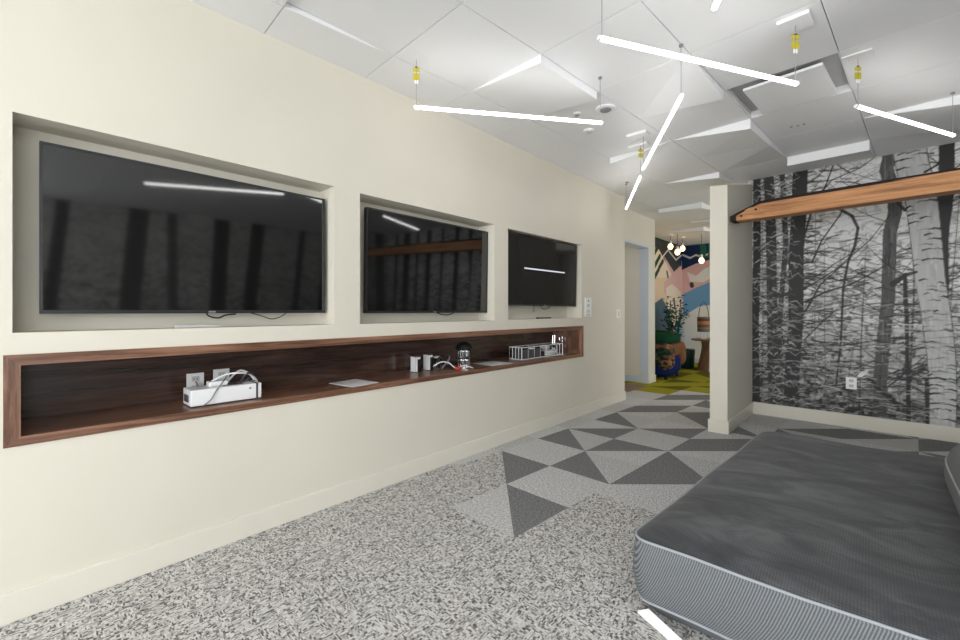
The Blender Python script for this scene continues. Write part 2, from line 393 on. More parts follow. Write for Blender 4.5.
def forest(cv, seed, trunks=(), birch=(), dens=1.0, left=False):
    """a printed black and white wood: misty ground, trunks, twigs, boughs thickening to the ground"""
    rs = np.random.default_rng(seed); r = random.Random(seed); W, Hh = cv.W, cv.H
    f = lambda c: smooth_noise(cv.nv, cv.nu, max(2, int(Hh*c)), max(2, int(W*c)), rs)
    h = cv.Y/Hh; low = np.clip((.52-h)/.42, 0, 1)
    v = .70+.12*(f(1.5)-.5)+.16*(f(7)-.5)+.14*(f(22)-.5)
    v = v*(1-.62*low)+low*.30*(f(14)-.5)+low*.22*(f(40)-.45)
    v = v*(1-.75*np.clip((f(30)-.62)*6, 0, 1)*np.clip(1.15-h, 0, 1)); v = np.clip(v, .03, .80)
    cv.im[:] = v[..., None]*np.array([1, .985, .955])
    def boughs(n, lo, hi, pw, xr=(0, 1)):
        for _ in range(n):     # soft dark boughs of far evergreens
            x = W*r.uniform(*xr); y = Hh*(lo+(hi-lo)*r.random()**pw); L = r.uniform(.05, .26); d = r.choice((-1, 1)); g_ = r.uniform(.015, .13)
            cv.stroke([(x, y), (x+d*L*.5, y+r.uniform(-.03, .03)), (x+d*L, y-r.uniform(-.02, .07))], r.uniform(.006, .024), (g_, g_, g_*.96), r.uniform(.35, .9), .004)
    boughs(int(W*420*dens), 0, .66, 1.5); boughs(int(W*60*dens), .5, 1, 1)
    if left: boughs(int(520*dens), 0, 1, .9, (0, .17)); boughs(160, .0, .6, 1, (.1, .4))
    for _ in range(int(W*130*dens)):     # pale flecks between boughs
        x = r.uniform(0, W); y = r.random()*Hh*.6; L = r.uniform(.02, .08)
        cv.stroke([(x, y), (x+L, y+r.uniform(-.02, .02))], r.uniform(.006, .02), (.66, .65, .63), r.uniform(.3, .8), .004)
    for _ in range(int(W*9*dens)):      # thin far stems
        x = r.uniform(0, W); g_ = r.uniform(.06, .2); y1 = Hh*r.uniform(.3, 1)
        cv.stroke([(x, 0), (x+r.uniform(-.05, .05), y1*.5), (x+r.uniform(-.1, .1), y1)], r.uniform(.008, .022), (g_, g_, g_), .8, .006)
    for _ in range(int(W*58*dens)):     # arching twigs
        g_ = r.uniform(.02, .12); branch(cv, r, r.uniform(-.1, W), r.uniform(.2, Hh), r.choice((r.uniform(-.3, .9), math.pi-r.uniform(-.3, .9))), r.uniform(.3, 1.0), r.uniform(.006, .014), (g_, g_, g_))
    for pts, w0, g0 in trunks:
        P = []
        for (a, b), (c, d) in zip(pts, pts[1:]):
            for k in range(8): P.append((a+(c-a)*k/8+r.uniform(-.002, .002), b+(d-b)*k/8))
        P.append(pts[-1])
        cv.stroke(P, w0, (g0, g0, g0*.97), .96)
        for _ in range(int(len(P)*1.5)):
            x, y = P[r.randrange(len(P))]; x += r.uniform(-.36, .36)*w0; g_ = g0*r.uniform(.4, 1.9)
            cv.stroke([(x, y), (x+r.uniform(-.01, .01), y-r.uniform(.04, .16))], r.uniform(.006, .014), (g_, g_, g_), .6)
        for _ in range(5):
            x, y = P[r.randrange(len(P))]; branch(cv, r, x, y, r.choice((.5, 2.6, .1, 3.0)), r.uniform(.2, .6), .010, (g0*.6,)*3)
    for pts, w0, w1, g0 in birch:
        P = []
        for (a, b), (c, d) in zip(pts, pts[1:]):
            for k in range(10): P.append((a+(c-a)*k/10, b+(d-b)*k/10))
        P.append(pts[-1]); n = len(P)
        cv.stroke(P, w0, (.13, .13, .125), 1, w1); cv.stroke(P, w0*.93, (g0, g0, g0*.98), 1, w1*.93)
        for q in range(n*4):       # shaded, peeling bark: soft vertical streaks and dark lenticels
            k = r.randrange(n); x, y = P[k]; w_ = w0+(w1-w0)*k/n; dx = r.uniform(-.46, .46)*w_; g_ = g0*r.uniform(.6, 1.35)
            cv.stroke([(x+dx, y), (x+dx, y-r.uniform(.03, .12))], .014, (g_, g_, g_), .4)
        for q in range(int(n*1.1)):
            k = r.randrange(n); x, y = P[k]; w_ = w0+(w1-w0)*k/n; s0 = r.choice((-.46, .46, r.uniform(-.4, .4)))*w_; L = r.uniform(.15, .55)*w_*(-1 if s0 > 0 else 1)
            cv.stroke([(x+s0, y), (x+s0+L*.5, y+.012), (x+s0+L, y+.004)], r.uniform(.006, .022), (.03, .03, .03), .85, .004)
# forest wall facing the camera
MY0, MSL = 5.83, -.03      # y = MY0 + MSL*x
MU0, MU1, MZ0, MZ1 = -1.06, 3.02, 0.0, 2.80
def muv(px, py):
    r_ = ray(px, py); t = MY0/(r_[1]-MSL*r_[0]); return (t*r_[0]-MU0, CAMH+t*r_[2]-MZ0)
cv = Canvas(MU1-MU0, MZ1-MZ0, .0066, .5)
PX = lambda L: [muv(a, b_) for a, b_ in L]
mtr = [(PX([(768, 165), (771, 230), (772, 300), (774, 420)]), .10, .085), (PX([(757, 165), (757, 250), (755, 330), (757, 430)]), .075, .03),
       (PX([(801, 155), (799, 210), (796, 255), (796, 320), (792, 370), (790, 425)]), .135, .045),
       (PX([(782, 170), (786, 240), (779, 330), (781, 425)]), .05, .09),
       (PX([(892, 145), (886, 170), (894, 190), (895, 212), (890, 232), (889, 262), (888, 300), (883, 345), (880, 380), (881, 430)]), .10, .12),
       (PX([(947, 140), (946, 195), (941, 235), (941, 290)]), .10, .045), (PX([(905, 275), (907, 330), (909, 440)]), .028, .04),
       (PX([(927, 380), (929, 440)]), .035, .06)]
bir = [(PX([(907, 135), (912, 165), (920, 190), (925, 230), (930, 280), (936, 315), (941, 355), (943, 390), (942, 440)]), .235, .17, .50)]
# wood carries on to the right of the frame
for x_, w_, g_ in ((1.95, .12, .06), (2.35, .08, .1), (2.75, .14, .05), (3.1, .09, .09), (3.45, .2, .08), (3.8, .1, .05)): mtr.append(([(x_, 0), (x_+.03, 1.2), (x_-.03, 2.8)], w_, g_))
forest(cv, 11, mtr, bir, 1.0, True)
rr = random.Random(3)
for L, w_ in (([(838, 208), (852, 216), (858, 228), (855, 245), (848, 262), (843, 290), (841, 340), (836, 385)], .03), ([(893, 284), (905, 275), (916, 272)], .05), ([(889, 176), (880, 160), (884, 145)], .0),
              ([(805, 302), (825, 292), (850, 285), (885, 266)], .022), ([(800, 320), (812, 300), (820, 285), (846, 262)], .02), ([(812, 262), (822, 240), (840, 215), (850, 190)], .018),
              ([(803, 240), (812, 210), (826, 185), (835, 160)], .022), ([(815, 200), (832, 180), (860, 168), (885, 150)], .014), ([(803, 290), (835, 270), (870, 240), (890, 215)], .014),
              ([(925, 172), (937, 165), (946, 152)], .022), ([(905, 210), (895, 200)], .03), ([(795, 355), (784, 345), (776, 300), (792, 262)], .02), ([(752, 398), (768, 410), (782, 425)], .03),
              ([(870, 380), (890, 400), (915, 410)], .035), ([(812, 340), (840, 346), (880, 340)], .016), ([(803, 250), (830, 252), (862, 240)], .012)):
    if w_: cv.stroke(PX(L), w_, (.035, .035, .035), .9, w_*.5)
cv.poly(PX([(857, 376), (862, 371), (869, 370), (867, 374), (860, 378)]), (.72, .72, .70))
for _ in range(700):    # foliage in front of the left trunks
    x = cv.W*.11*rr.random()**.8; y = cv.H*rr.random(); L = rr.uniform(.03, .12); d = rr.choice((-1, 1)); q_ = rr.choice((rr.uniform(.02, .1), rr.uniform(.2, .55)))
    cv.stroke([(x, y), (x+d*L*.5, y+rr.uniform(-.04, .04)), (x+d*L, y-rr.uniform(-.04, .08))], rr.uniform(.006, .02), (q_, q_, q_*.97), rr.uniform(.3, .8), .005)
for _ in range(1300):    # boughs growing in front of the trunk feet
    x = rr.uniform(0, cv.W); y = cv.H*.5*rr.random()**1.2; L = rr.uniform(.05, .22); d = rr.choice((-1, 1)); q_ = rr.choice((rr.uniform(.02, .12), rr.uniform(.25, .6)))
    cv.stroke([(x, y), (x+d*L*.5, y+rr.uniform(-.02, .02)), (x+d*L, y-rr.uniform(-.02, .05))], rr.uniform(.006, .018), (q_, q_, q_*.97), rr.uniform(.3, .75), .004)
cv.im = np.clip((cv.im-.30)*1.2+.30, .03, .80)
struct_m = grid_wall('wall_forest', lambda s, t: np.stack([MU0+s*(MU1-MU0), MY0+MSL*(MU0+s*(MU1-MU0)), MZ0+t*(MZ1-MZ0)], -1), cv.nu, cv.nv, cv.im, M['forest'], (0, .12, 0))
# right-hand wall carries the same print (seen only as reflection in the screens)
def rwall(name, y0, y1, z0, z1, seed):
    c = Canvas(y1-y0, z1-z0, .018, .5); W_ = y1-y0; rq = random.Random(seed); tr_ = []
    x_ = .2
    while x_ < W_: tr_.append(([(x_, 0), (x_+rq.uniform(-.1, .1), 1.3), (x_+rq.uniform(-.15, .15), 2.8)], rq.uniform(.08, .26), rq.uniform(.06, .16))); x_ += rq.uniform(.35, .8)
    forest(c, seed, tr_, [], .9)
    grid_wall(name, lambda s, t: np.stack([3.0+0*s, y1-s*(y1-y0), z0+t*(z1-z0)], -1), c.nu, c.nv, c.im, M['forest'], (.12, 0, 0))
rwall('wall_right', 0.0, 5.75, 0, 2.8, 5)
b = MB(); b.box(3.0, 3.12, -4.5, -3.6, 0, 2.8); b.box(3.0, 3.12, -.2, 0, 0, 2.8); b.box(3.0, 3.12, -3.6, -.2, 0, .5); b.box(3.0, 3.12, -3.6, -.2, 2.5, 2.8)
struct('wall_right_front', b, M['wall'])
def window(name, axis, a0, a1, z0, z1, c, n):
    b_ = MB(); t_ = .05; step = (a1-a0)/n
    def bx(u0, u1, v0, v1, mb, d=.04):
        if axis == 'x': mb.box(u0, u1, c-d, c+d, v0, v1)
        else: mb.box(c-d, c+d, u0, u1, v0, v1)
    bx(a0, a1, z0, z0+t_, b_); bx(a0, a1, z1-t_, z1, b_)
    for k in range(n+1):
        u = a0+k*step; u0 = max(a0, u-t_/2) if k else a0; bx(u0, min(a1, u0+t_), z0+t_, z1-t_, b_)
    o = struct(name, b_, M['dark']); p_ = MB()
    bx(a0+t_, a1-t_, z0+t_, z1-t_, p_, .003); build('pane', p_, M['pane'], o)
window('window_1', 'x', -2.3, 2.75, .35, 2.55, -4.58, 4)
window('window_added_right', 'y', -3.6, -.2, .5, 2.5, 3.06, 3)  # unseen window added to go with the side fill light
window('window_added_lounge', 'y', 7.1, 9.7, .5, 2.5, 2.06, 3)  # unseen window added to go with the lounge fill light

# painted lounge walls
LX, LY = -3.3, 10.7
def hexc(r_, g_, b_): return tuple(((c/255)**2.2) for c in (r_, g_, b_))
CREAM, PINK, SAND, BLUE, NAVY, WHT, GRN, CHAR, SLATE = hexc(232, 205, 172), hexc(226, 182, 176), hexc(240, 222, 196), hexc(110, 160, 200), hexc(24, 48, 84), hexc(235, 232, 224), hexc(20, 66, 52), hexc(66, 66, 68), hexc(120, 135, 150)
c1 = Canvas(LY-7.37, 2.8, .014, CREAM); P1 = lambda L: [(on_x(a, b_, LX)[1]-7.37, on_x(a, b_, LX)[2]) for a, b_ in L]
c1.poly(P1([(640, 236), (684, 236), (684, 268), (675, 272), (660, 258), (650, 252)]), GRN)
c1.poly(P1([(662, 250), (668, 245), (684, 262), (684, 300), (676, 285), (670, 275)]), PINK)
c1.poly(P1([(664, 282), (684, 268), (684, 312), (674, 306), (664, 292)]), PINK)
c1.poly(P1([(666, 288), (672, 284), (681, 292), (680, 312), (676, 330), (668, 318)]), SAND)
c1.poly(P1([(654, 240), (684, 246), (684, 262), (674, 272), (664, 256), (655, 246)]), CHAR)
c1.poly(P1([(677, 238), (684, 238), (684, 268), (680, 266)]), NAVY)
c1.poly(P1([(652, 252), (657, 246), (663, 257), (672, 275), (664, 278), (655, 277)]), SAND)
for a, b_ in ((656, 250), (658, 259), (655, 265), (657, 272), (661, 264), (655, 276)): c1.stroke(P1([(a-2, b_+4), (a+2, b_-3)]), .10, GRN)
c1.poly(P1([(676, 330), (684, 300), (684, 330), (680, 350), (672, 340)]), BLUE)
c1.poly(P1([(652, 305), (662, 298), (670, 312), (672, 330), (664, 340), (652, 338)]), hexc(80, 105, 120))
c1.stroke(P1([(667, 272), (668, 277)]), .08, CHAR); c1.stroke(P1([(674, 300), (675, 308)]), .10, CHAR)
c1.stroke(P1([(661, 259), (668, 250), (676, 260), (684, 253)]), .035, WHT)
grid_wall('wall_lounge_left', lambda s, t: np.stack([LX+0*s, 7.37+s*(LY-7.37), t*2.8], -1), c1.nu, c1.nv, c1.im, M['painted'], (-.12, 0, 0))
c2 = Canvas(5.3, 2.8, .014, WHT); P2 = lambda L: [(on_y(a, b_, LY)[0]-LX, on_y(a, b_, LY)[2]) for a, b_ in L]
c2.poly(P2([(680, 312), (684, 312), (684, 380), (680, 380)]), SAND)
c2.poly(P2([(682, 268), (720, 250), (720, 290), (682, 300)]), PINK)
c2.poly(P2([(687, 272), (696, 276), (704, 269), (720, 262), (720, 272), (704, 282), (690, 282)]), WHT)
c2.poly(P2([(683, 294), (700, 286), (720, 278), (720, 304), (700, 306), (690, 312), (683, 318)]), BLUE)
c2.poly(P2([(680, 235), (720, 235), (730, 235), (730, 250), (712, 259), (695, 264), (682, 270)]), NAVY)
c2.stroke(P2([(683, 255), (690, 258), (696, 255), (702, 257), (712, 252), (722, 258)]), .035, WHT)
c2.stroke(P2([(691.5, 284), (692, 286)]), .09, CHAR)
for a in (701, 704, 709): c2.stroke(P2([(a, 243), (a+1, 250), (a, 257)]), .06, hexc(40, 110, 84))
c2.poly([(3.2, 0), (5.3, 0), (5.3, 1.1), (4.2, 1.5)], PINK)
grid_wall('wall_lounge_back', lambda s, t: np.stack([LX+s*5.3, LY+0*s, t*2.8], -1), c2.nu, c2.nv, c2.im, M['painted'], (0, .12, 0))

# baseboards
def bb(name, x0, x1, y0, y1, h=.117, material=None): return struct(name, MB().box(x0, x1, y0, y1, 0, h), material or M['trim'], bevel=.003)
bb('baseboard_left', WX-.002, WX+.013, -4.5, 5.598)
bb('baseboard_left_end', DX, WX+.012, 5.585, 5.60)
mbb = MB(); q0, q1 = -1.01, 3.0
mbb.hexa([(q0, MY0+MSL*q0-.02, 0), (q1, MY0+MSL*q1-.02, 0), (q1, MY0+MSL*q1+.01, 0), (q0, MY0+MSL*q0+.01, 0)], [(q0, MY0+MSL*q0-.02, .138), (q1, MY0+MSL*q1-.02, .128), (q1, MY0+MSL*q1+.01, .128), (q0, MY0+MSL*q0+.01, .138)])
struct('baseboard_forest', mbb, M['trim'], bevel=.003)
mbb = MB(); mbb.box(WX0-.014, WX1+.016, 4.675, 4.702, 0, .125); mbb.box(WX1-.003, WX1+.016, 4.702, 5.85, 0, .125); mbb.box(WX0-.014, WX0+.003, 4.702, 5.85, 0, .12)
struct('baseboard_partition', mbb, M['trim'], bevel=.003)
bb('baseboard_doorway', DX-.002, DX+.014, 7.1, 7.384); bb('baseboard_hall', -4.8, DX-.14, 7.075, 7.092, .12, M['door'])
bb('baseboard_lounge', LX, 2.0, LY-.015, LY+.005, .1, M['door'])

# ------------------------------------------------------------------ ceiling grid
CU = Vector((.615, -.035, 0)); CV = Vector((.045, .628, 0)); C0 = Vector((-2.07, 2.17, 2.74))
ct = MB(); g_ = .0032
DROP = {   # (i, j): (near-left, near-right, far-right, far-left, words for the label)
 (0, 0): (0, .050, .058, 0, 'white tilted ceiling panel above the near end of the leftmost long tube light'),
 (1, 1): (0, 0, .060, 0, 'white ceiling panel dipping at its far corner, left of the square air vent'),
 (1, 3): (0, .080, .050, 0, 'white wedge ceiling panel with bright front edge, beyond the centre tube light'),
 (1, 4): (0, .050, 0, 0, 'pale ceiling panel just behind the bright wedge, in front of the partition'),
 (0, 3): (.060, 0, 0, .02, 'white ceiling panel dipping to the left, behind the smoke detectors'),
 (0, 5): (0, .065, 0, 0, 'small white wedge ceiling panel just left of the partition top'),
 (2, 5): (.085, .090, 0, 0, 'white ceiling panel with deep bright front edge, touching the forest wall'),
 (3, 4): (0, .080, .080, 0, 'grey wedge ceiling panel above the right end of the rightmost tube light'),
 (-1, 7): (.05, .085, .03, 0, 'thick white ceiling panel over the passage to the lounge'),
 (0, 7): (.0, .03, .0, 0, 'thin white ceiling panel over the passage, near the partition'),
 (-1, 9): (.03, .07, .02, 0, 'white ceiling panel above the lounge pendants, lowest in the passage'),
 (-2, 10): (.03, .08, .02, 0, 'white ceiling panel at the lounge entrance beside the doorway wall'),
 (4, 2): (0, .05, 0, 0, 'white ceiling panel at the right edge of the photo above the rightmost tube light'),
 (0, -2): (-.03, 0, 0, 0, ''),
}
def inroom(c):
    if c.y < -4.6: return False
    if c.y < 5.4: return -2.9 < c.x < 3.2
    return -3.6 < c.x < 3.2 and c.y < 11.2
for i in range(-4, 9):
    for j in range(-12, 15):
        n = [C0+CU*(i+a)+CV*(j+b_) for a, b_ in ((0, 0), (1, 0), (1, 1), (0, 1))]
        for q in n: q.z -= min(.05, max(0, .019*(2.0-q.y)))
        c = (n[0]+n[2])/2
        if not inroom(c) or (i, j) == (2, 2): continue
        ins = [q+(c-q).normalized()*g_ for q in n]
        d = DROP.get((i, j))
        if d is None: d = (0, 0, 0, 0, '')
        lo = [q-Vector((0, 0, d[k])) for k, q in enumerate(ins)]; hi = [Vector((q.x, q.y, 2.79)) for q in ins]
        if d[4]:
            mb = MB().hexa(lo, hi)
            tag(build('ceiling_panel', mb, M['ceil'], bevel=.002), d[4], 'ceiling panel', 'dropped wedge panels of the ceiling')
        else: ct.hexa(lo, hi)
ct.box(-5.0, 3.2, -4.7, 11.0, 2.79, 2.90, 1)
struct('ceiling', ct, [M['ceil'], M['grid']])
# square air vent in the open bay
n = [C0+CU*(2+a)+CV*(2+b_) for a, b_ in ((0, 0), (1, 0), (1, 1), (0, 1))]
def bil(a, b_, z): q = n[0]*(1-a)*(1-b_)+n[1]*a*(1-b_)+n[2]*a*b_+n[3]*(1-a)*b_; return Vector((q.x, q.y, z))
t = thing('ceiling_vent', 'square white ceiling air vent with a hanging plate in an open bay', 'air vent', bil(.5, .5, 2.79))
mb = MB()
for a0, a1, b0, b1 in ((0, .012, 0, 1), (.988, 1, 0, 1), (.012, .988, 0, .012), (.012, .988, .988, 1)):
    mb.hexa([bil(a0, b0, 2.745), bil(a1, b0, 2.745), bil(a1, b1, 2.745), bil(a0, b1, 2.745)], [bil(a0, b0, 2.79), bil(a1, b0, 2.79), bil(a1, b1, 2.79), bil(a0, b1, 2.79)])
build('frame', mb, M['ceil'], t)
mb = MB().hexa([bil(.15, .12, 2.728), bil(.86, .10, 2.728), bil(.88, .93, 2.728), bil(.15, .93, 2.728)], [bil(.15, .12, 2.745), bil(.86, .10, 2.745), bil(.88, .93, 2.745), bil(.15, .93, 2.745)])
build('plate', mb, M['ceil'], t, .002)
for a, b_ in ((.3, .3), (.7, .3), (.3, .75), (.7, .75)): build('hanger', MB().tube([bil(a, b_, 2.75), bil(a, b_, 2.79)], .006, 8), M['white'], t)

# ------------------------------------------------------------------ tube lights
def tube_light(a, b_, label, canopy=None, tagz=True, square=.12, hooks=(0, 1), flat=.008, z=2.44):
    A = Vector((*a[:2], z)); B = Vector((*b_[:2], z)); t = thing('tube_light', label, 'light', (A+B)/2, 'hanging linear tube lights')
    d = (B-A).normalized()
    build('tube', MB().tube([A+d*.012, B-d*.012], .0105, 14), M['tube'], t)
    for P, s in ((A, 1), (B, -1)): build('end_cap', MB().tube([P, P+d*.012*s], .0115, 14), M['white'], t)
    for k, P in ((0, A+d*.02), (1, B-d*.02)):
        top = 2.735
        build('cable', MB().tube([P+Vector((0, 0, .012)), Vector((P.x, P.y, top))], .0016, 6), M['grey'], t)
        if canopy == k:
            h = square/2; u = CU.normalized()*h; v = CV.normalized()*h; q = Vector((P.x, P.y, 2.739))
            lo = [q-u-v-Vector((0, 0, flat)), q+u-v-Vector((0, 0, flat)), q+u+v-Vector((0, 0, flat)), q-u+v-Vector((0, 0, flat))]
            build('canopy', MB().hexa(lo, [p_+Vector((0, 0, flat)) for p_ in lo]), M['white'], t, .002)
            if tagz:
                r_ = Vector((d.y, -d.x, 0)); w_ = Vector((math.cos(YAW), math.sin(YAW), 0))*.020; nn = Vector((-w_.y, w_.x, 0)).normalized()*.0008
                cz = Vector((P.x, P.y, 0)); zt = 2.74-flat
                for nm, z0, z1, mt in (('yellow_tag', zt-.075, zt-.052, 'yellow'), ('yellow_tag', zt-.125, zt-.085, 'yellow'), ('white_tag', zt-.15, zt-.128, 'white')):
                    k_ = .55 if mt == 'white' else 1
                    lo = [cz-w_*k_-nn, cz+w_*k_-nn, cz+w_*k_+nn, cz-w_*k_+nn]
                    build(nm, MB().hexa([p_+Vector((0, 0, z0)) for p_ in lo], [p_+Vector((0, 0, z1)) for p_ in lo]), M[mt], t)
                build('clip', MB().tube([cz+Vector((0, 0, zt-.052)), cz+Vector((0, 0, zt-.046))], .007, 8), M['dark'], t)
        else:
            build('ceiling_hook', MB().lathe([(.012, -.012), (.012, 0)], (P.x, P.y, 2.742), 12), M['grey'], t)
    return t
tube_light(on_z(413, 107, 2.44), on_z(603, 123, 2.44), 'leftmost tube light, hanging near the cream wall top', 0)
tube_light(on_z(598, 40, 2.4), on_z(798, 86, 2.4), 'long tube light crossing the upper middle of the ceiling', 1, flat=.02, square=.14, z=2.41)
tube_light(on_z(682, 95, 2.44), on_z(643, 169, 2.44), 'steep tube light in the middle, nearer of the two in line', None)
tube_light(on_z(641, 175, 2.44), on_z(626, 209, 2.44), 'farthest tube light, hanging toward the doorway wall', 0)
tube_light(on_z(856, 106, 2.44), (.44, 4.49), 'rightmost tube light, hanging in front of the forest wall', 0, square=.14, flat=.008)
tube_light((.15, .86), on_z(713.5, 10, 2.44), 'nearest tube light, only its tip showing at the top edge', None)

# ------------------------------------------------------------------ ceiling devices
def disc(px, py, name, label, cat, r=.05, dark=True):
    p = on_z(px, py, 2.742); t = thing(name, label, cat, p)
    build('ring', MB().lathe([(r, 0), (r, -.006), (r*.93, -.014), (r*.6, -.016)], p, 28), M['white'], t)
    build('lens', MB().lathe([(r*.58, -.0165), (r*.5, -.022), (.002, -.026)], p, 20), M['grey' if dark else 'offwhite'], t)
disc(605.5, 108, 'downlight', 'round recessed downlight beyond the end of the leftmost tube light', 'downlight', .075)
disc(589, 130, 'smoke_detector', 'small round detector on the ceiling just below the leftmost tube light end', 'smoke detector', .045, False)
disc(577, 113, 'sprinkler', 'small round white sprinkler above the leftmost tube light', 'sprinkler', .03)
for k, (px, py, lb) in enumerate(((640, 133, 'flat white bracket on the ceiling, upper of the two behind the middle tube light'), (641, 144, 'flat white bracket on the ceiling, lower of the two behind the middle tube light'))):
    p = on_z(px, py, 2.74); tag(build('ceiling_bracket', MB().box(p[0]-.10, p[0]+.07, p[1]-.05, p[1]+.05, 2.715, 2.739), M['white'], None, .002), lb, 'bracket', 'flat brackets on the ceiling')
p = on_z(798, 125, 2.739); t = thing('ceiling_sensor', 'tiny pair of dark sensor dots on the ceiling panel past the air vent', 'sensor', p)
for dx in (-.045, 0, .04): build('dot', MB().lathe([(.010, 0), (.008, -.008)], (p[0]+dx, p[1]+dx*.1, 2.739), 12), M['grey'], t)
for px, py, lb in ((627, 182, 'tiny ceiling sensor beside the farthest tube light'),):
    tag(build('ceiling_sensor', MB().lathe([(.018, 0), (.015, -.012)], on_z(px, py, 2.739), 12), M['grey']), lb, 'sensor')

# ------------------------------------------------------------------ televisions
def television(y0, y1, z0, z1, xf, label, scr, tilt=0, lean=0):
    cy, cz = (y0+y1)/2, (z0+z1)/2; t = thing('television', label, 'television', (xf-.05, cy, cz)); fz = .010
    b_ = MB(); b_.box(xf-.035, xf-.006, y0, y1, z0, z1); build('housing', b_, M['black'], t, .002)
    b_ = MB(); b_.box(xf-.006, xf, y0, y0+fz, z0, z1); b_.box(xf-.006, xf, y1-fz, y1, z0, z1); b_.box(xf-.006, xf, y0+fz, y1-fz, z1-fz, z1); b_.box(xf-.006, xf, y0+fz, y1-fz, z0, z0+.016)
    build('bezel', b_, M['bezel'], t)
    build('screen', MB().box(xf-.006, xf-.003, y0+fz, y1-fz, z0+.016, z1-fz), scr, t)
    build('logo_badge', MB().box(xf, xf+.001, cy-.016, cy+.016, z0+.004, z0+.012), M['alum'], t)
    build('wall_bracket', MB().box(-2.637, xf-.035, cy-.2, cy+.2, cz-.15, cz+.15), M['dark'], t)
    t.rotation_euler = (0, lean, tilt)
    return t
television(.075, 1.325, 1.188, 1.902, -2.525, 'largest-looking black television, in the nearest wall recess', M['screen'])
television(1.621, 2.868, 1.186, 1.908, -2.525, 'black television in the middle wall recess', M['screen'], 0, math.radians(.9))
tv3 = television(3.14, 4.375, 1.252, 1.950, -2.503, 'charcoal television tilted in the farthest wall recess', M['matte_screen'], math.radians(-1.0), math.radians(1.0))

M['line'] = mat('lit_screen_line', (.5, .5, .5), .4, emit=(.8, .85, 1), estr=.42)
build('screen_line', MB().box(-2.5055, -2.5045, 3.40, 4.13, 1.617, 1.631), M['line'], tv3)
def cable(name, pts, r, material, label, cat='cable', group=None):
    P = [Vector(p) for p in pts]; out = []
    for k in range(len(P)-1):
        p0, p1, p2, p3 = P[max(k-1, 0)], P[k], P[k+1], P[min(k+2, len(P)-1)]
        for q in range(6):
            u = q/6; out.append(.5*((2*p1)+(p2-p0)*u+(2*p0-5*p1+4*p2-p3)*u*u+(3*p1-p0-3*p2+p3)*u**3))
    out.append(P[-1]); mb = MB().tube(out, r, 8)
    if isinstance(label, str): return tag(build(name, mb, material), label, cat, group)
    return build(name, mb, material, label)
XC = -2.56
X = lambda L, x=XC: [on_x(a, b_, x) for a, b_ in L]
cable('cable', X([(205, 311), (209, 316), (218, 318), (226, 315), (236, 314)]), .004, M['black'], 'short black cable loop hanging under the nearest television')
cable('cable', X([(248, 312), (262, 316), (272, 319), (282, 316), (288, 311)]), .003, M['dark'], 'thin drooping cable under the right half of the nearest television')
cable('cable', X([(433, 310), (440, 314), (448, 315), (455, 312)]), .004, M['black'], 'short cable hanging under the middle television')
cable('cable', X([(534, 304), (534, 310), (533, 312)], -2.55), .006, M['grey'], 'short grey cable end under the farthest television')
cable('cable', X([(540, 304), (543, 309), (549, 308), (552, 304)], -2.55), .006, M['grey'], 'grey cable loop under the farthest television')
# remote-like bars lying on the recess ledges
def ledge_bar(y0, y1, x0, x1, z, label, ml='grey'):
    t = thing('remote_control', label, 'remote control', ((x0+x1)/2, (y0+y1)/2, z))
    build('body', MB().box(x0, x1, y0, y1, z, z+.014), M[ml], t, .004)
    build('end_cap', MB().box(x0+.002, x1-.002, y1, y1+.01, z+.001, z+.012), M['offwhite'], t, .002)
ledge_bar(.545, .745, -2.585, -2.55, 1.1152, 'slim grey remote lying on the ledge below the nearest television', 'offwhite')
ledge_bar(3.62, 3.85, -2.53, -2.49, 1.1202, 'slim dark remote lying on the ledge below the farthest television', 'dark')

# ------------------------------------------------------------------ long walnut shelf recess
t = thing('wall_shelf', 'long walnut-lined shelf recess running below the three televisions', 'shelf', (WX-.2, 2.2, SH[2]))
y0, y1, z0, z1 = SH; fw = .040; xo = WX+.006; xi = WX-.392
def frame_piece(quad, mt, nm='frame_edge'):
    build(nm, MB().hexa([(xo-.03, a, c_) for a, c_ in quad], [(xo, a, c_) for a, c_ in quad]), mt, t)
a0, a1, c0, c1 = y0+fw+.006, y1-fw, z0+fw-.004, z1-fw-.002
frame_piece([(y0, z0), (a0, c0), (a0, c1), (y0, z1)], M['walnut_v']); frame_piece([(y1, z0), (y1, z1), (a1, c1), (a1, c0)], M['walnut_v'])
frame_piece([(y0, z1), (a0, c1), (a1, c1), (y1, z1)], M['walnut']); frame_piece([(y0, z0), (y1, z0), (a1, c0), (a0, c0)], M['walnut'])
build('bottom_board', MB().box(xi, xo-.03, y0+.002, y1-.002, z0+.002, c0), M['walnut'], t)
build('top_board', MB().box(xi, xo-.03, y0+.002, y1-.002, c1, z1-.002), M['walnut'], t)
build('side_board', MB().box(xi, xo-.03, y0+.002, a0, c0, c1), M['walnut_v'], t); build('side_board', MB().box(xi, xo-.03, a1, y1-.002, c0, c1), M['walnut_v'], t)
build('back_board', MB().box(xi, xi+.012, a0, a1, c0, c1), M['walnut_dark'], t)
SZ = c0; XB = xi+.012

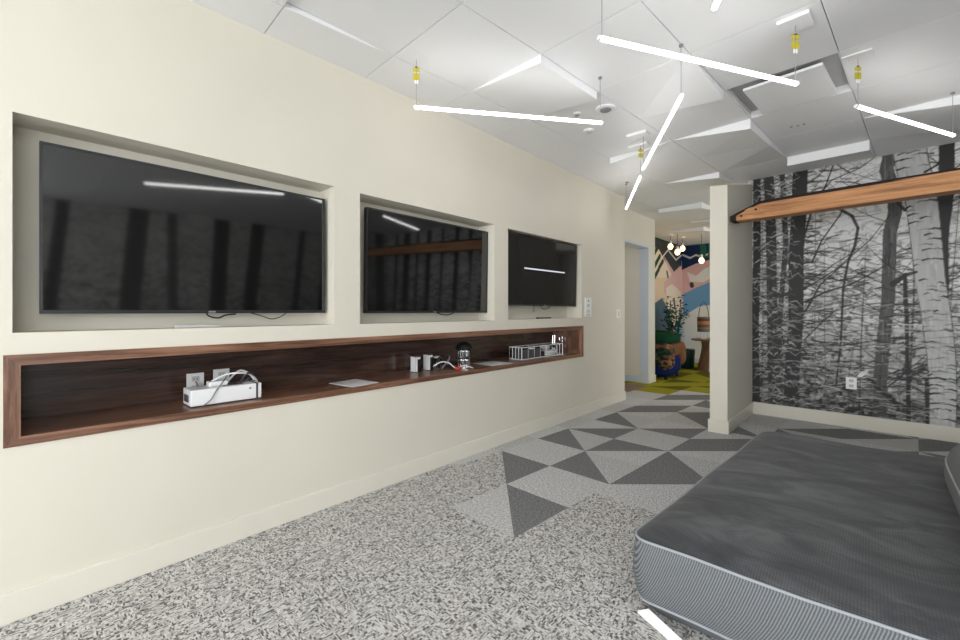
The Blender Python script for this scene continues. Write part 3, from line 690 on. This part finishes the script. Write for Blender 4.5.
def outlet(name, label, origin, ax, w_, h_, kind='duplex', mt='white'):
    """wall plate; origin = plate centre on the wall, ax = 'x' faces +x, 'y' faces -y"""
    t = thing(name, label, 'power outlet' if kind != 'switch' else 'light switch', origin, None); ox, oy, oz = origin
    def bx(u0, u1, v0, v1, d0, d1):
        return MB().box(ox+d0, ox+d1, oy+u0, oy+u1, oz+v0, oz+v1) if ax == 'x' else MB().box(ox+u0, ox+u1, oy-d1, oy-d0, oz+v0, oz+v1)
    build('cover_plate', bx(-w_/2, w_/2, -h_/2, h_/2, 0, .006), M[mt], t, .002)
    if kind == 'duplex':
        for s in (-1, 1):
            r_ = build('socket', bx(-w_*.22, w_*.22, s*h_*.22-h_*.13, s*h_*.22+h_*.13, .006, .009), M['offwhite'], t, .001)
            for q in (-1, 1): build('slot', bx(q*w_*.09-.0015, q*w_*.09+.0015, s*h_*.22-.006, s*h_*.22+.006, .009, .0095), M['black'], r_)
    elif kind == 'switch':
        build('rocker', bx(-w_*.2, w_*.2, -h_*.3, h_*.3, .006, .010), M['offwhite'], t, .001)
    return t
outlet('power_outlet', 'white power outlet on the shelf back, left of the two behind the white device', (XB, .700, .790), 'x', .085, .115)
outlet('power_outlet', 'white power outlet on the shelf back, right of the two behind the white device', (XB, .832, .803), 'x', .085, .110)
outlet('power_outlet', 'white power outlet low on the forest wallpaper', (-.142, MY0+MSL*-.142-.001, .455), 'y', .085, .12)
t = outlet('light_switch', 'white rocker light switch at the far end of the cream wall', (WX, 5.385, 1.165), 'x', .10, .11, 'switch')
# control plate with print
t = thing('wall_control_panel', 'tall white control plate with small grey print beside the farthest television', 'control panel', (WX, 4.565, 1.245))
build('plate', MB().box(WX, WX+.008, 4.49, 4.64, 1.135, 1.357), M['white'], t, .002)
for z_, w_, h_ in ((1.32, .03, .022), (1.275, .07, .005), (1.262, .07, .005), (1.249, .06, .005), (1.21, .07, .005), (1.197, .07, .005), (1.184, .05, .005)):
    build('printed_mark', MB().box(WX+.008, WX+.0084, 4.565-w_/2, 4.565+w_/2, z_-h_/2, z_+h_/2), M['text'], t)
build('button', MB().box(WX+.008, WX+.011, 4.53, 4.60, 1.148, 1.165), M['offwhite'], t, .001)

# white box device with cables
t = thing('projector_box', 'white rectangular device with tangled cables on the shelf near its left end', 'device', (-2.57, .74, SZ))
def obox(x0, x1, ya, yb, za, zb): return MB().box(x0, x1, ya, yb, SZ+za, SZ+zb)
build('body', obox(-2.665, -2.525, .605, .945, .005, .088), M['white'], t, .005)
build('vent_grille', obox(-2.63, -2.56, .60, .605, .025, .06), M['dark'], t)
build('end_band', obox(-2.667, -2.523, .915, .925, .004, .089), M['dark'], t)
for yy in (.64, .91):
    for xx in (-2.645, -2.545): build('foot', obox(xx-.01, xx+.01, yy-.01, yy+.01, 0, .005), M['black'], t)
build('top_recess', obox(-2.64, -2.56, .76, .86, .088, .090), M['dark'], t)
build('adapter', obox(-2.63, -2.57, .70, .79, .089, .115), M['white'], t, .006)
build('button', obox(-2.525, -2.523, .88, .89, .06, .07), M['grey'], t)
S3 = lambda L: [(a, b_, SZ+c_) for a, b_, c_ in L]
cable('lead', S3([(XB+.01, .70, .09), (-2.74, .70, .05), (-2.68, .68, .07), (-2.64, .66, .092)]), .004, M['grey'], t)
cable('lead', S3([(-2.60, .72, .115), (-2.58, .78, .145), (-2.56, .84, .15), (-2.58, .90, .135), (-2.60, .93, .10)]), .005, M['white'], t)
cable('lead', S3([(-2.60, .80, .15), (-2.54, .76, .12), (-2.517, .72, .08), (-2.515, .69, .03), (-2.51, .655, .006)]), .0035, M['grey'], t)
cable('lead', S3([(-2.6, .86, .092), (-2.57, .88, .14), (-2.59, .92, .13), (-2.62, .90, .10), (-2.6, .85, .095), (-2.56, .84, .094)]), .006, M['dark'], t)
cable('lead', S3([(-2.62, .80, .10), (-2.66, .88, .15), (-2.64, .95, .10), (-2.63, .97, .03), (-2.66, .99, .006)]), .006, M['white'], t)

# sheets of paper
def sheet(c, w_, h_, rot, label):
    ca, sa = math.cos(rot), math.sin(rot); pt = [(c[0]+ca*a-sa*b_, c[1]+sa*a+ca*b_) for a, b_ in ((-w_/2, -h_/2), (w_/2, -h_/2), (w_/2, h_/2), (-w_/2, h_/2))]
    tag(build('paper_sheet', MB().hexa([(x_, y_, SZ+.0003) for x_, y_ in pt], [(x_, y_, SZ+.0022) for x_, y_ in pt]), M['paper']), label, 'paper', 'sheets of paper on the shelf')
sheet((-2.59, 1.565), .25, .22, .12, 'white sheet of paper alone on the shelf below the middle television')
sheet((-2.60, 3.03), .25, .28, -.05, 'white sheet of paper on the shelf left of the wire basket')

# small canisters
def canister(y, x, h, label):
    t = thing('canister', label, 'canister', (x, y, SZ), 'small white and black canisters on the shelf')
    build('body', MB().box(x-.03, x+.03, y-.028, y+.03, SZ, SZ+h), M['black'], t, .004)
    build('white_label', MB().box(x+.03, x+.0312, y-.027, y-.006, SZ+.004, SZ+h-.004), M['white'], t); build('white_label', MB().box(x+.03, x+.0312, y-.006, y+.022, SZ+h-.022, SZ+h-.004), M['white'], t)
    build('white_side', MB().box(x-.028, x+.029, y-.0295, y-.028, SZ+.004, SZ+h-.002), M['white'], t)
canister(2.19, -2.70, .125, 'white-fronted black canister, left of the two on the shelf')
canister(2.33, -2.71, .130, 'white-fronted black canister, right of the two on the shelf')
t = thing('glass_jar', 'small clear jar with a pale lid among the cables on the shelf', 'jar', (-2.76, 2.47, SZ))
build('body', MB().lathe([(.035, 0), (.038, .01), (.038, .075), (.03, .085)], (-2.76, 2.47, SZ), 20), M['glass'], t)
build('lid', MB().lathe([(.032, .085), (.032, .10), (.028, .102)], (-2.76, 2.47, SZ), 20), M['white'], t)
t = thing('cable_bundle', 'tangled black and white cable bundle with a red plug on the shelf', 'cables', (-2.62, 2.5, SZ))
cable('lead', S3([(-2.70, 2.36, .02), (-2.66, 2.42, .06), (-2.63, 2.48, .055), (-2.58, 2.50, .02), (-2.54, 2.50, .008)]), .005, M['white'], t)
cable('lead', S3([(-2.76, 2.38, .02), (-2.70, 2.46, .10), (-2.68, 2.52, .09), (-2.71, 2.57, .03), (-2.64, 2.54, .008), (-2.56, 2.50, .01)]), .006, M['black'], t)
cable('lead', S3([(-2.54, 2.53, .012), (-2.525, 2.56, .03), (-2.50, 2.60, .02), (-2.49, 2.64, .006)]), .005, M['offwhite'], t)
cable('lead', S3([(-2.66, 2.44, .008), (-2.63, 2.49, .08), (-2.68, 2.54, .10), (-2.72, 2.56, .02)]), .005, M['grey'], t)
build('red_plug', MB().box(-2.56, -2.53, 2.49, 2.54, SZ+.002, SZ+.024), M['red'], t, .004)
# tall black-topped chrome rack of cups
t = thing('chrome_caddy', 'tall chrome caddy with a black dome top on the shelf beside the cable bundle', 'caddy', (-2.62, 2.66, SZ)); cx, cy = -2.62, 2.66
build('base', MB().lathe([(.07, 0), (.07, .006), (.05, .010)], (cx, cy, SZ), 28), M['chrome'], t)
build('dome', MB().lathe([(.066, .15), (.074, .165), (.068, .19), (.048, .208), (.02, .218), (.002, .22)], (cx, cy, SZ), 28), M['black'], t)
build('middle_band', MB().lathe([(.058, .075), (.058, .088)], (cx, cy, SZ), 28), M['black'], t)
for k in range(6):
    a = k*math.pi/3; x_, y_ = cx+.05*math.cos(a), cy+.05*math.sin(a)
    build('rod', MB().tube([(x_, y_, SZ+.006), (x_, y_, SZ+.14)], .003, 8), M['chrome'], t)
for k, zz in ((0, .012), (1, .09)):
    for a in (0.3, 1.9, 3.4, 5.2): build('tumbler', MB().lathe([(.016, zz), (.021, zz+.05), (.019, zz+.05), (.014, zz+.004)], (cx+.028*math.cos(a), cy+.028*math.sin(a), SZ), 14), M['chrome'], t)

# wire basket with dark cases and coiled cables
t = thing('wire_basket', 'long white wire basket holding a dark case and gear on the shelf', 'basket', (-2.63, 3.75, SZ)); bx0, bx1, by0, by1, bh = -2.70, -2.545, 3.40, 4.16, .125
def ring(z_, r_=.0042): return MB().tube([(bx0, by0, SZ+z_), (bx1, by0, SZ+z_), (bx1, by1, SZ+z_), (bx0, by1, SZ+z_), (bx0, by0, SZ+z_)], r_, 8)
build('top_rim', ring(bh), M['paper'], t); build('bottom_rim', ring(.006), M['paper'], t)
for k in range(8):
    y_ = by0+(by1-by0)*k/7; build('wire', MB().tube([(bx1, y_, SZ+.006), (bx1, y_, SZ+bh)], .0045 if k in (0, 4, 7) else .0014, 6), M['paper'], t)
    build('wire', MB().tube([(bx0, y_, SZ+bh), (bx0, y_, SZ+.005), (bx1, y_, SZ+.005)], .002, 6), M['offwhite'], t)
for k in range(1, 4):
    x_ = bx0+(bx1-bx0)*k/4
    for yy in (by0, by1): build('wire', MB().tube([(x_, yy, SZ+.006), (x_, yy, SZ+bh)], .0035, 6), M['paper'], t)
t = thing('case', 'dark grey case lying inside the wire basket', 'case', (-2.62, 3.58, SZ+.008))
build('body', MB().box(-2.69, -2.555, 3.43, 3.74, SZ+.009, SZ+.100), M['dark'], t, .006)
build('white_tag', MB().box(-2.59, -2.55, 3.57, 3.63, SZ+.100, SZ+.112), M['white'], t, .002)
t = thing('controller', 'pale gadget piled in the far half of the wire basket, topmost', 'controller', (-2.62, 3.85, SZ+.05))
build('body', MB().lathe([(.03, .045), (.05, .055), (.055, .075), (.04, .095), (.01, .10)], (-2.62, 3.92, SZ+.025), 20), M['offwhite'], t)
build('grip', MB().tube([(-2.62, 3.95, SZ+.105), (-2.60, 4.02, SZ+.115), (-2.60, 4.07, SZ+.095)], .016, 10), M['dark'], t)
t = thing('power_brick', 'dark power brick at the bottom of the wire basket', 'adapter', (-2.62, 3.74, SZ+.01))
build('body', MB().box(-2.67, -2.57, 3.76, 3.84, SZ+.009, SZ+.06), M['black'], t, .006); build('white_end', MB().box(-2.66, -2.58, 3.84, 3.855, SZ+.012, SZ+.045), M['white'], t, .003)
t = thing('cable_coil', 'coiled white cables in the far half of the wire basket', 'cables', (-2.62, 3.95, SZ+.01))
for q in range(4):
    pts = [(-2.62+.05*math.cos(a*.5), 4.0+.11*math.sin(a*.5+q*.2), SZ+.018+.013*q+.002*math.sin(a)) for a in range(0, 13)]
    build('loop', MB().tube(pts, .006, 8), M['paper' if q % 2 == 0 else 'offwhite'], t)
# chrome stand beyond the basket
t = thing('chrome_stand', 'small two-tier chrome stand at the far end of the shelf', 'stand', (-2.60, 4.245, SZ)); cx, cy = -2.60, 4.245
build('base', MB().lathe([(.045, 0), (.045, .008), (.02, .012)], (cx, cy, SZ), 20), M['chrome'], t)
build('pole', MB().tube([(cx, cy, SZ+.01), (cx, cy, SZ+.2)], .005, 8), M['chrome'], t)
for zz in (.07, .15):
    for a in (0, 1.57, 3.14, 4.71): build('arm', MB().tube([(cx, cy, SZ+zz+.02), (cx+.035*math.cos(a), cy+.035*math.sin(a), SZ+zz), (cx+.04*math.cos(a), cy+.04*math.sin(a), SZ+zz+.035)], .005, 8), M['chrome'], t)
for k, yy in enumerate((4.06, 4.10)):
    tag(build('metal_rod', MB().tube([(-2.64, yy+.04, SZ+.0065), (-2.64, yy+.05, SZ+.215)], .006, 8), M['chrome']), ('thin upright chrome rod just inside the far end of the wire basket', 'thin upright chrome rod at the far rim of the wire basket')[k], 'rod', 'upright chrome rods on the shelf')

# ------------------------------------------------------------------ beam
t = thing('wooden_beam', 'rough orange-brown wooden beam spanning in front of the forest wall', 'beam', (1.0, 4.85, 2.17))
BX = [(-1.0, 2.085, 2.125), (-.96, 2.082, 2.150), (-.87, 2.08, 2.19), (-.76, 2.08, 2.235), (-.5, 2.085, 2.243), (.5, 2.105, 2.262), (2.97, 2.16, 2.31)]
mb = MB(); vs = []; by = 4.76
for k, (x_, za, zb) in enumerate(BX):
    jt = .006*math.sin(k*2.3); vs += [(x_, by+jt, za), (x_, by+jt, zb-.012), (x_, by+.012, zb), (x_, by+.16, zb), (x_, by+.16, za)]
fs = []
for k in range(len(BX)-1):
    for q in range(5): fs.append((k*5+q, k*5+(q+1) % 5, (k+1)*5+(q+1) % 5, (k+1)*5+q))
fs += [(0, 1, 2, 3, 4), tuple((len(BX)-1)*5+q for q in (4, 3, 2, 1, 0))]
mb.add(vs, fs); build('body', mb, M['beam'], t)
mb = MB(); vs = []
for k, (x_, za, zb) in enumerate(BX): vs += [(x_+(.0 if k else .001), by-.004, zb-.020), (x_, by+.0, zb+.006), (x_, by+.165, zb+.006), (x_, by+.165, zb-.02)]
fs = []
for k in range(len(BX)-1):
    for q in range(4): fs.append((k*4+q, k*4+(q+1) % 4, (k+1)*4+(q+1) % 4, (k+1)*4+q))
fs += [(0, 1, 2, 3), tuple((len(BX)-1)*4+q for q in (3, 2, 1, 0))]
mb.add(vs, fs); build('shadow_edge', mb, M['end_shadow'], t)  # dark strip standing in for the shadow line along the beam top
build('end_cap', MB().hexa([(-1.012, by-.004, 2.083), (-.965, by-.004, 2.080), (-.965, by+.163, 2.080), (-1.012, by+.163, 2.083)], [(-1.012, by-.004, 2.128), (-.965, by-.004, 2.150), (-.965, by+.163, 2.150), (-1.012, by+.163, 2.128)]), M['end_shadow'], t)
for x_, z_ in ((-.92, 2.12), (-.80, 2.165)):
    build('bolt_hole', MB().tube([(x_, by-.006, z_), (x_, by+.01, z_)], .010, 12), M['end_shadow'], t)

# ------------------------------------------------------------------ daybed
SR = math.radians(-2.3); SO = Vector((-.715, 1.668, 0))
def sw(x, y, z): return (SO.x+x+.055*y, SO.y+.022*x*(1-y/2.2)+y, z)
def rr_loop(L, W_, rad, inset, z, n=10, warp=None, seg=12):
    pts = []; r_ = max(.01, rad-inset*.4)
    cs = [((inset+r_, inset+r_), math.pi), ((L-inset-r_, inset+r_), 1.5*math.pi), ((L-inset-r_, W_-inset-r_), 0), ((inset+r_, W_-inset-r_), .5*math.pi)]
    for k, ((cx_, cy_), a0_) in enumerate(cs):
        for q in range(n+1): a = a0_+q/n*math.pi/2; pts.append((cx_+r_*math.cos(a), cy_+r_*math.sin(a)))
        nx = cs[(k+1) % 4]; e0 = pts[-1]; a1_ = nx[1]; e1 = (nx[0][0]+r_*math.cos(a1_), nx[0][1]+r_*math.sin(a1_))
        for q in range(1, seg): pts.append((e0[0]+(e1[0]-e0[0])*q/seg, e0[1]+(e1[1]-e0[1])*q/seg))
    return [sw(x_, y_, z+(warp(x_, y_) if warp else 0)) for x_, y_ in pts]
DL, DW = 2.1, 2.15
t = thing('daybed', 'large low charcoal velvet daybed with ribbed grey sides and pale piping', 'daybed', (.35, 2.7, 0))
def lofted(loops, cap=False):
    mb = MB(); n_ = len(loops[0]); vs = [v for l in loops for v in l]; fs = []
    for k in range(len(loops)-1):
        for q in range(n_): fs.append((k*n_+q, k*n_+(q+1) % n_, (k+1)*n_+(q+1) % n_, (k+1)*n_+q))
    if cap: fs.append(tuple((len(loops)-1)*n_+q for q in range(n_)))
    return mb.add(vs, fs, 0, True)
wob = lambda x_, y_: .004*math.sin(x_*9)+.004*math.sin(y_*7+1)
ZB, ZT = .052, .292
build('side_panel', lofted([rr_loop(DL, DW, .075, i_, z_, warp=wob) for i_, z_ in ((.012, ZB), (.002, ZB+.03), (-.006, ZB+.09), (-.008, (ZB+ZT)/2), (-.004, ZT-.05), (.0, ZT-.012), (.006, ZT))]), M['ribbed'], t, autosm=180)
def soft(x_, y_): return wob(x_, y_)+.006*math.sin(x_*5+y_*3.1)*math.sin(y_*6.3)
build('top_panel', lofted([rr_loop(DL, DW, .075, i_, z_, warp=(wob if i_ < .05 else soft)) for i_, z_ in ((.004, ZT-.002), (.012, ZT+.008), (.03, ZT+.016), (.07, ZT+.024), (.15, ZT+.030), (.28, ZT+.034), (.45, ZT+.037), (.65, ZT+.038), (.85, ZT+.038), (1.0, ZT+.038))], True), M['velvet'], t, autosm=180)
build('piping', MB().tube(rr_loop(DL, DW, .075, .002, ZT-.001, warp=wob), .0048, 8, closed=True), M['piping'], t)
build('piping', MB().tube(rr_loop(DL, DW, .075, .010, ZB, warp=wob), .0042, 8, closed=True), M['piping'], t)
build('skirt', lofted([rr_loop(DL, DW, .075, i_, z_) for i_, z_ in ((.06, .0), (.018, ZB-.002), (.3, ZB+.01))]), M['ribbed'], t)
build('underside', lofted([rr_loop(DL, DW, .075, i_, z_) for i_, z_ in ((.012, ZB), (.3, ZB+.01))], True), M['black'], t)
# white liner strip showing where the skirt has lifted at the near corner
mb = MB(); q = [sw(.035, -.004, 0)[:2], sw(.02, .012, 0)[:2], sw(.30, .0, 0)[:2], sw(.30, -.014, 0)[:2]]
pA, pB, pC, pD = on_z(637.5, 613, .004), on_z(648, 611, .03), on_z(692, 652, .03), on_z(684, 654, .004)
mb.hexa([pA, (pB[0], pB[1]+.02, .004), (pC[0], pC[1]+.02, .004), pD], [(pA[0], pA[1]+.004, .012), (pB[0], pB[1]+.006, .036), (pC[0], pC[1]+.006, .036), (pD[0], pD[1]+.004, .010)])
build('white_liner', mb, M['paper'], t)
build('foot', MB().lathe([(.018, 0), (.018, .05)], sw(.09, .10, 0), 14), M['black'], t)
# back cushion
mb = MB(); nu_, nv_ = 40, 24; a_, b__, c_ = .17, .78, .125; ctr = Vector((.44, 2.50, ZT+.044+c_)); vs = []; fs = []
def spw(v, e): return math.copysign(abs(v)**e, v)
for iu in range(nu_):
    th = 2*math.pi*iu/nu_
    for iv in range(nv_+1):
        ph = -math.pi/2+math.pi*iv/nv_
        x_ = a_*spw(math.cos(ph), .55)*spw(math.cos(th), .35); y_ = b__*spw(math.cos(ph), .55)*spw(math.sin(th), .35); z_ = c_*spw(math.sin(ph), .7)
        vs.append(ctr+Vector((x_+z_*.25, y_, z_)))
for iu in range(nu_):
    for iv in range(nv_): fs.append((iu*(nv_+1)+iv, ((iu+1) % nu_)*(nv_+1)+iv, ((iu+1) % nu_)*(nv_+1)+iv+1, iu*(nv_+1)+iv+1))
mb.add(vs, fs, 0, True)
t = thing('cushion', 'rounded grey cushion resting on the daybed at the right edge', 'cushion', (ctr.x, ctr.y, ZT+.044))
build('cover', mb, M['cushion'], t, autosm=180)
ring_ = [ctr+Vector((a_*1.0*spw(math.cos(2*math.pi*k/80), .35)-.0, b__*spw(math.sin(2*math.pi*k/80), .35), 0)) for k in range(80)]
build('piping', MB().tube(ring_, .005, 8, closed=True), M['piping'], t)

# ------------------------------------------------------------------ lounge beyond the partition
# armchair with a patterned throw
M['throw'] = mat('patterned_throw', (.1, .1, .1), .9); g = NG(M['throw'])
g.l(g.ramp(g.noise(g.coords((1, 1, 3.2)), 3.2, 2, .5, .4), [(.38, hexc(16, 34, 30)), (.46, hexc(30, 70, 48)), (.50, hexc(120, 70, 45)), (.56, hexc(150, 105, 72)), (.62, hexc(40, 30, 28)), (.68, hexc(26, 44, 92))], 'CONSTANT'), g.b.inputs['Base Color'])
M['greenf'] = carpet('dark_green_throw_fabric', hexc(28, 66, 46), .3); M['brownf'] = carpet('rust_brown_throw_fabric', hexc(120, 84, 62), .3); M['bluef'] = carpet('deep_blue_upholstery', hexc(28, 44, 92), .3)
M['teal'] = mat('dark_teal_enamel', hexc(14, 62, 64), .35)
cx, cy = -2.93, 8.0
t = thing('armchair', 'low rounded armchair under a green and rust throw in the far lounge', 'armchair', (cx, cy, 0))
def blob(c, a, b_, h, e=.6, nu_=28, nv_=16):
    mb = MB(); vs = []; fs = []
    for iu in range(nu_):
        th = 2*math.pi*iu/nu_
        for iv in range(nv_+1):
            ph = -math.pi/2+math.pi*iv/nv_
            vs.append((c[0]+a*spw(math.cos(ph), e)*spw(math.cos(th), e), c[1]+b_*spw(math.cos(ph), e)*spw(math.sin(th), e), c[2]+h*spw(math.sin(ph), e)))
    for iu in range(nu_):
        for iv in range(nv_): fs.append((iu*(nv_+1)+iv, ((iu+1) % nu_)*(nv_+1)+iv, ((iu+1) % nu_)*(nv_+1)+iv+1, iu*(nv_+1)+iv+1))
    return mb.add(vs, fs, 0, True)
build('seat', blob((cx+.05, cy, .24), .34, .42, .22), M['bluef'], t, autosm=180)
build('backrest', blob((cx-.03, cy+.22, .50), .27, .22, .34), M['greenf'], t, autosm=180)
build('armrest', blob((cx+.16, cy-.30, .40), .28, .12, .24), M['throw'], t, autosm=180)
build('armrest', blob((cx+.16, cy+.34, .42), .27, .12, .25), M['brownf'], t, autosm=180)
build('throw', blob((cx+.03, cy+.08, .70), .33, .40, .10, .5), M['greenf'], t, autosm=180)
build('throw_panel', blob((cx+.20, cy+.08, .50), .19, .30, .12, .45), M['brownf'], t, autosm=180)
for a, b_ in ((-.2, -.3), (.3, -.3), (-.2, .3), (.3, .3)): build('leg', MB().lathe([(.03, 0), (.03, .05)], (cx+a, cy+b_, 0), 12), M['black'], t)
# stool
cx, cy = -2.86, 9.60
t = thing('stool', 'dark teal drum stool between armchair and round table in the lounge', 'stool', (cx, cy, 0))
build('body', MB().lathe([(.13, 0), (.14, .02), (.165, .36), (.16, .375)], (cx, cy, 0), 32), M['teal'], t)
build('seat', MB().lathe([(.16, .375), (.163, .39), (.15, .40), (.01, .405)], (cx, cy, 0), 32), M['teal'], t)
# round table with flared base
cx, cy = -2.38, 9.5
t = thing('round_table', 'round wooden pedestal side table in the far lounge', 'table', (cx, cy, 0))
build('table_top', MB().lathe([(.32, .60), (.35, .61), (.35, .63), (.335, .635)], (cx, cy, 0), 40), M['tablewood'], t)
build('pedestal', MB().lathe([(.24, 0), (.22, .12), (.17, .35), (.155, .48), (.17, .60)], (cx, cy, 0), 32), M['tablewood'], t)
build('inlay', MB().hexa([(cx+.04, cy-.26, 0), (cx+.10, cy-.25, 0), (cx+.10, cy-.15, 0), (cx+.04, cy-.15, 0)], [(cx+.03, cy-.172, .6), (cx+.07, cy-.17, .6), (cx+.07, cy-.1, .6), (cx+.03, cy-.1, .6)]), M['offwhite'], t)
# lamp on table
t = thing('table_lamp', 'table lamp with a striped brown drum shade on the round table', 'lamp', (cx-.11, cy-.05, .635)); lx, ly = cx-.11, cy-.05
build('base', MB().lathe([(.05, .635), (.05, .645), (.02, .655)], (lx, ly, 0), 24), M['white'], t)
for s in (-.03, .03): build('pole', MB().tube([(lx+s, ly, .645), (lx+s, ly, .80)], .009, 8), M['white'], t)
M['shade'] = mat('striped_brown_shade', (.2, .1, .05), .8); g = NG(M['shade']); sp = g.n('ShaderNodeSeparateXYZ'); g.l(g.coords(), sp.inputs[0])
mr = g.n('ShaderNodeMapRange'); g.l(sp.outputs[2], mr.inputs[0]); mr.inputs[1].default_value = .78; mr.inputs[2].default_value = 1.08
g.l(g.ramp(mr.outputs[0], [(0, hexc(96, 100, 96)), (.18, hexc(120, 118, 104)), (.3, hexc(120, 80, 54)), (.5, hexc(176, 118, 78)), (.72, hexc(90, 70, 60)), (.9, hexc(120, 110, 96))], 'CONSTANT'), g.b.inputs['Base Color'])
build('lamp_shade', MB().lathe([(.115, .78), (.118, 1.08), (.11, 1.08), (.105, .78)], (lx, ly, 0), 32), M['shade'], t)
build('handle', MB().tube([(lx+.09*math.cos(a), ly, 1.08+.30*math.sin(a)) for a in [math.pi*k/14 for k in range(15)]], .006, 8), M['black'], t)
# potted plant
M['leaf'] = carpet('blue_green_leaves', hexc(60, 92, 80), .4); M['pot'] = mat('dark_pot', hexc(40, 48, 50), .5)
cx, cy = -2.97, 9.15
t = thing('potted_plant', 'leafy dark green potted plant against the painted lounge wall', 'plant', (cx, cy, 0))
build('pot', MB().lathe([(.13, 0), (.17, .32), (.15, .32), (.14, .28)], (cx, cy, 0), 24), M['pot'], t)
mb = MB(); mb2 = MB(); rp = random.Random(5)
for k in range(9):
    a = rp.uniform(0, 6.28); top = Vector((cx+.14*math.cos(a), cy+.18*math.sin(a), rp.uniform(1.1, 1.5)))
    mb2.tube([(cx, cy, .28), ((cx+top.x)/2, (cy+top.y)/2, top.z*.55), top], .007, 6)
    for q in range(60):
        u = rp.uniform(.35, 1.02); c_ = Vector((cx, cy, .28)).lerp(top, u)+Vector((rp.uniform(-.10, .12), rp.uniform(-.14, .14), rp.uniform(-.05, .1)))
        a2 = rp.uniform(0, 6.28); dd = Vector((math.cos(a2), math.sin(a2), rp.uniform(-.2, .8))).normalized()*.085; sd = dd.cross(Vector((0, 0, 1))).normalized()*.026
        mb.add([c_, c_+dd*.5+sd, c_+dd, c_+dd*.5-sd], [(0, 1, 2, 3)])
build('stem', mb2, M['leaf'], t); lf = build('foliage', mb, M['leaf'], t)
# pendants
def pendant(px, py, D, label, green=False):
    r_ = ray(px, py); P = Vector((D*r_[0], D*r_[1], CAMH+D*r_[2])); t = thing('pendant_lamp', label, 'pendant lamp', (P.x, P.y, 2.73), 'bulb pendants in the far lounge')
    build('cord', MB().tube([(P.x, P.y, P.z+.10), (P.x, P.y, 2.725)], .004, 6), M['black' if not green else 'teal'], t)
    build('socket', MB().lathe([(.022, .045), (.026, .06), (.026, .10), (.01, .115)], P, 14), M['alum'], t)
    build('bulb', MB().lathe([(.003, -.075), (.035, -.06), (.052, -.02), (.045, .02), (.022, .045)], P, 18), M['bulb'], t)
    build('ceiling_rose', MB().lathe([(.05, 0), (.045, -.025)], (P.x, P.y, 2.74), 18), M['white'], t)
pendant(670.5, 246, 8.6, 'leftmost glowing bulb pendant in the lounge, set higher than its neighbours')
pendant(677.5, 251.5, 8.4, 'lowest glowing bulb pendant of the left cluster in the lounge')
pendant(682.5, 248, 8.9, 'right glowing bulb pendant of the left cluster in the lounge')
pendant(701.5, 260, 8.4, 'glowing bulb pendant hanging nearest the partition', True)

for o in bpy.data.objects:
    if '_w' in o: del o['_w']
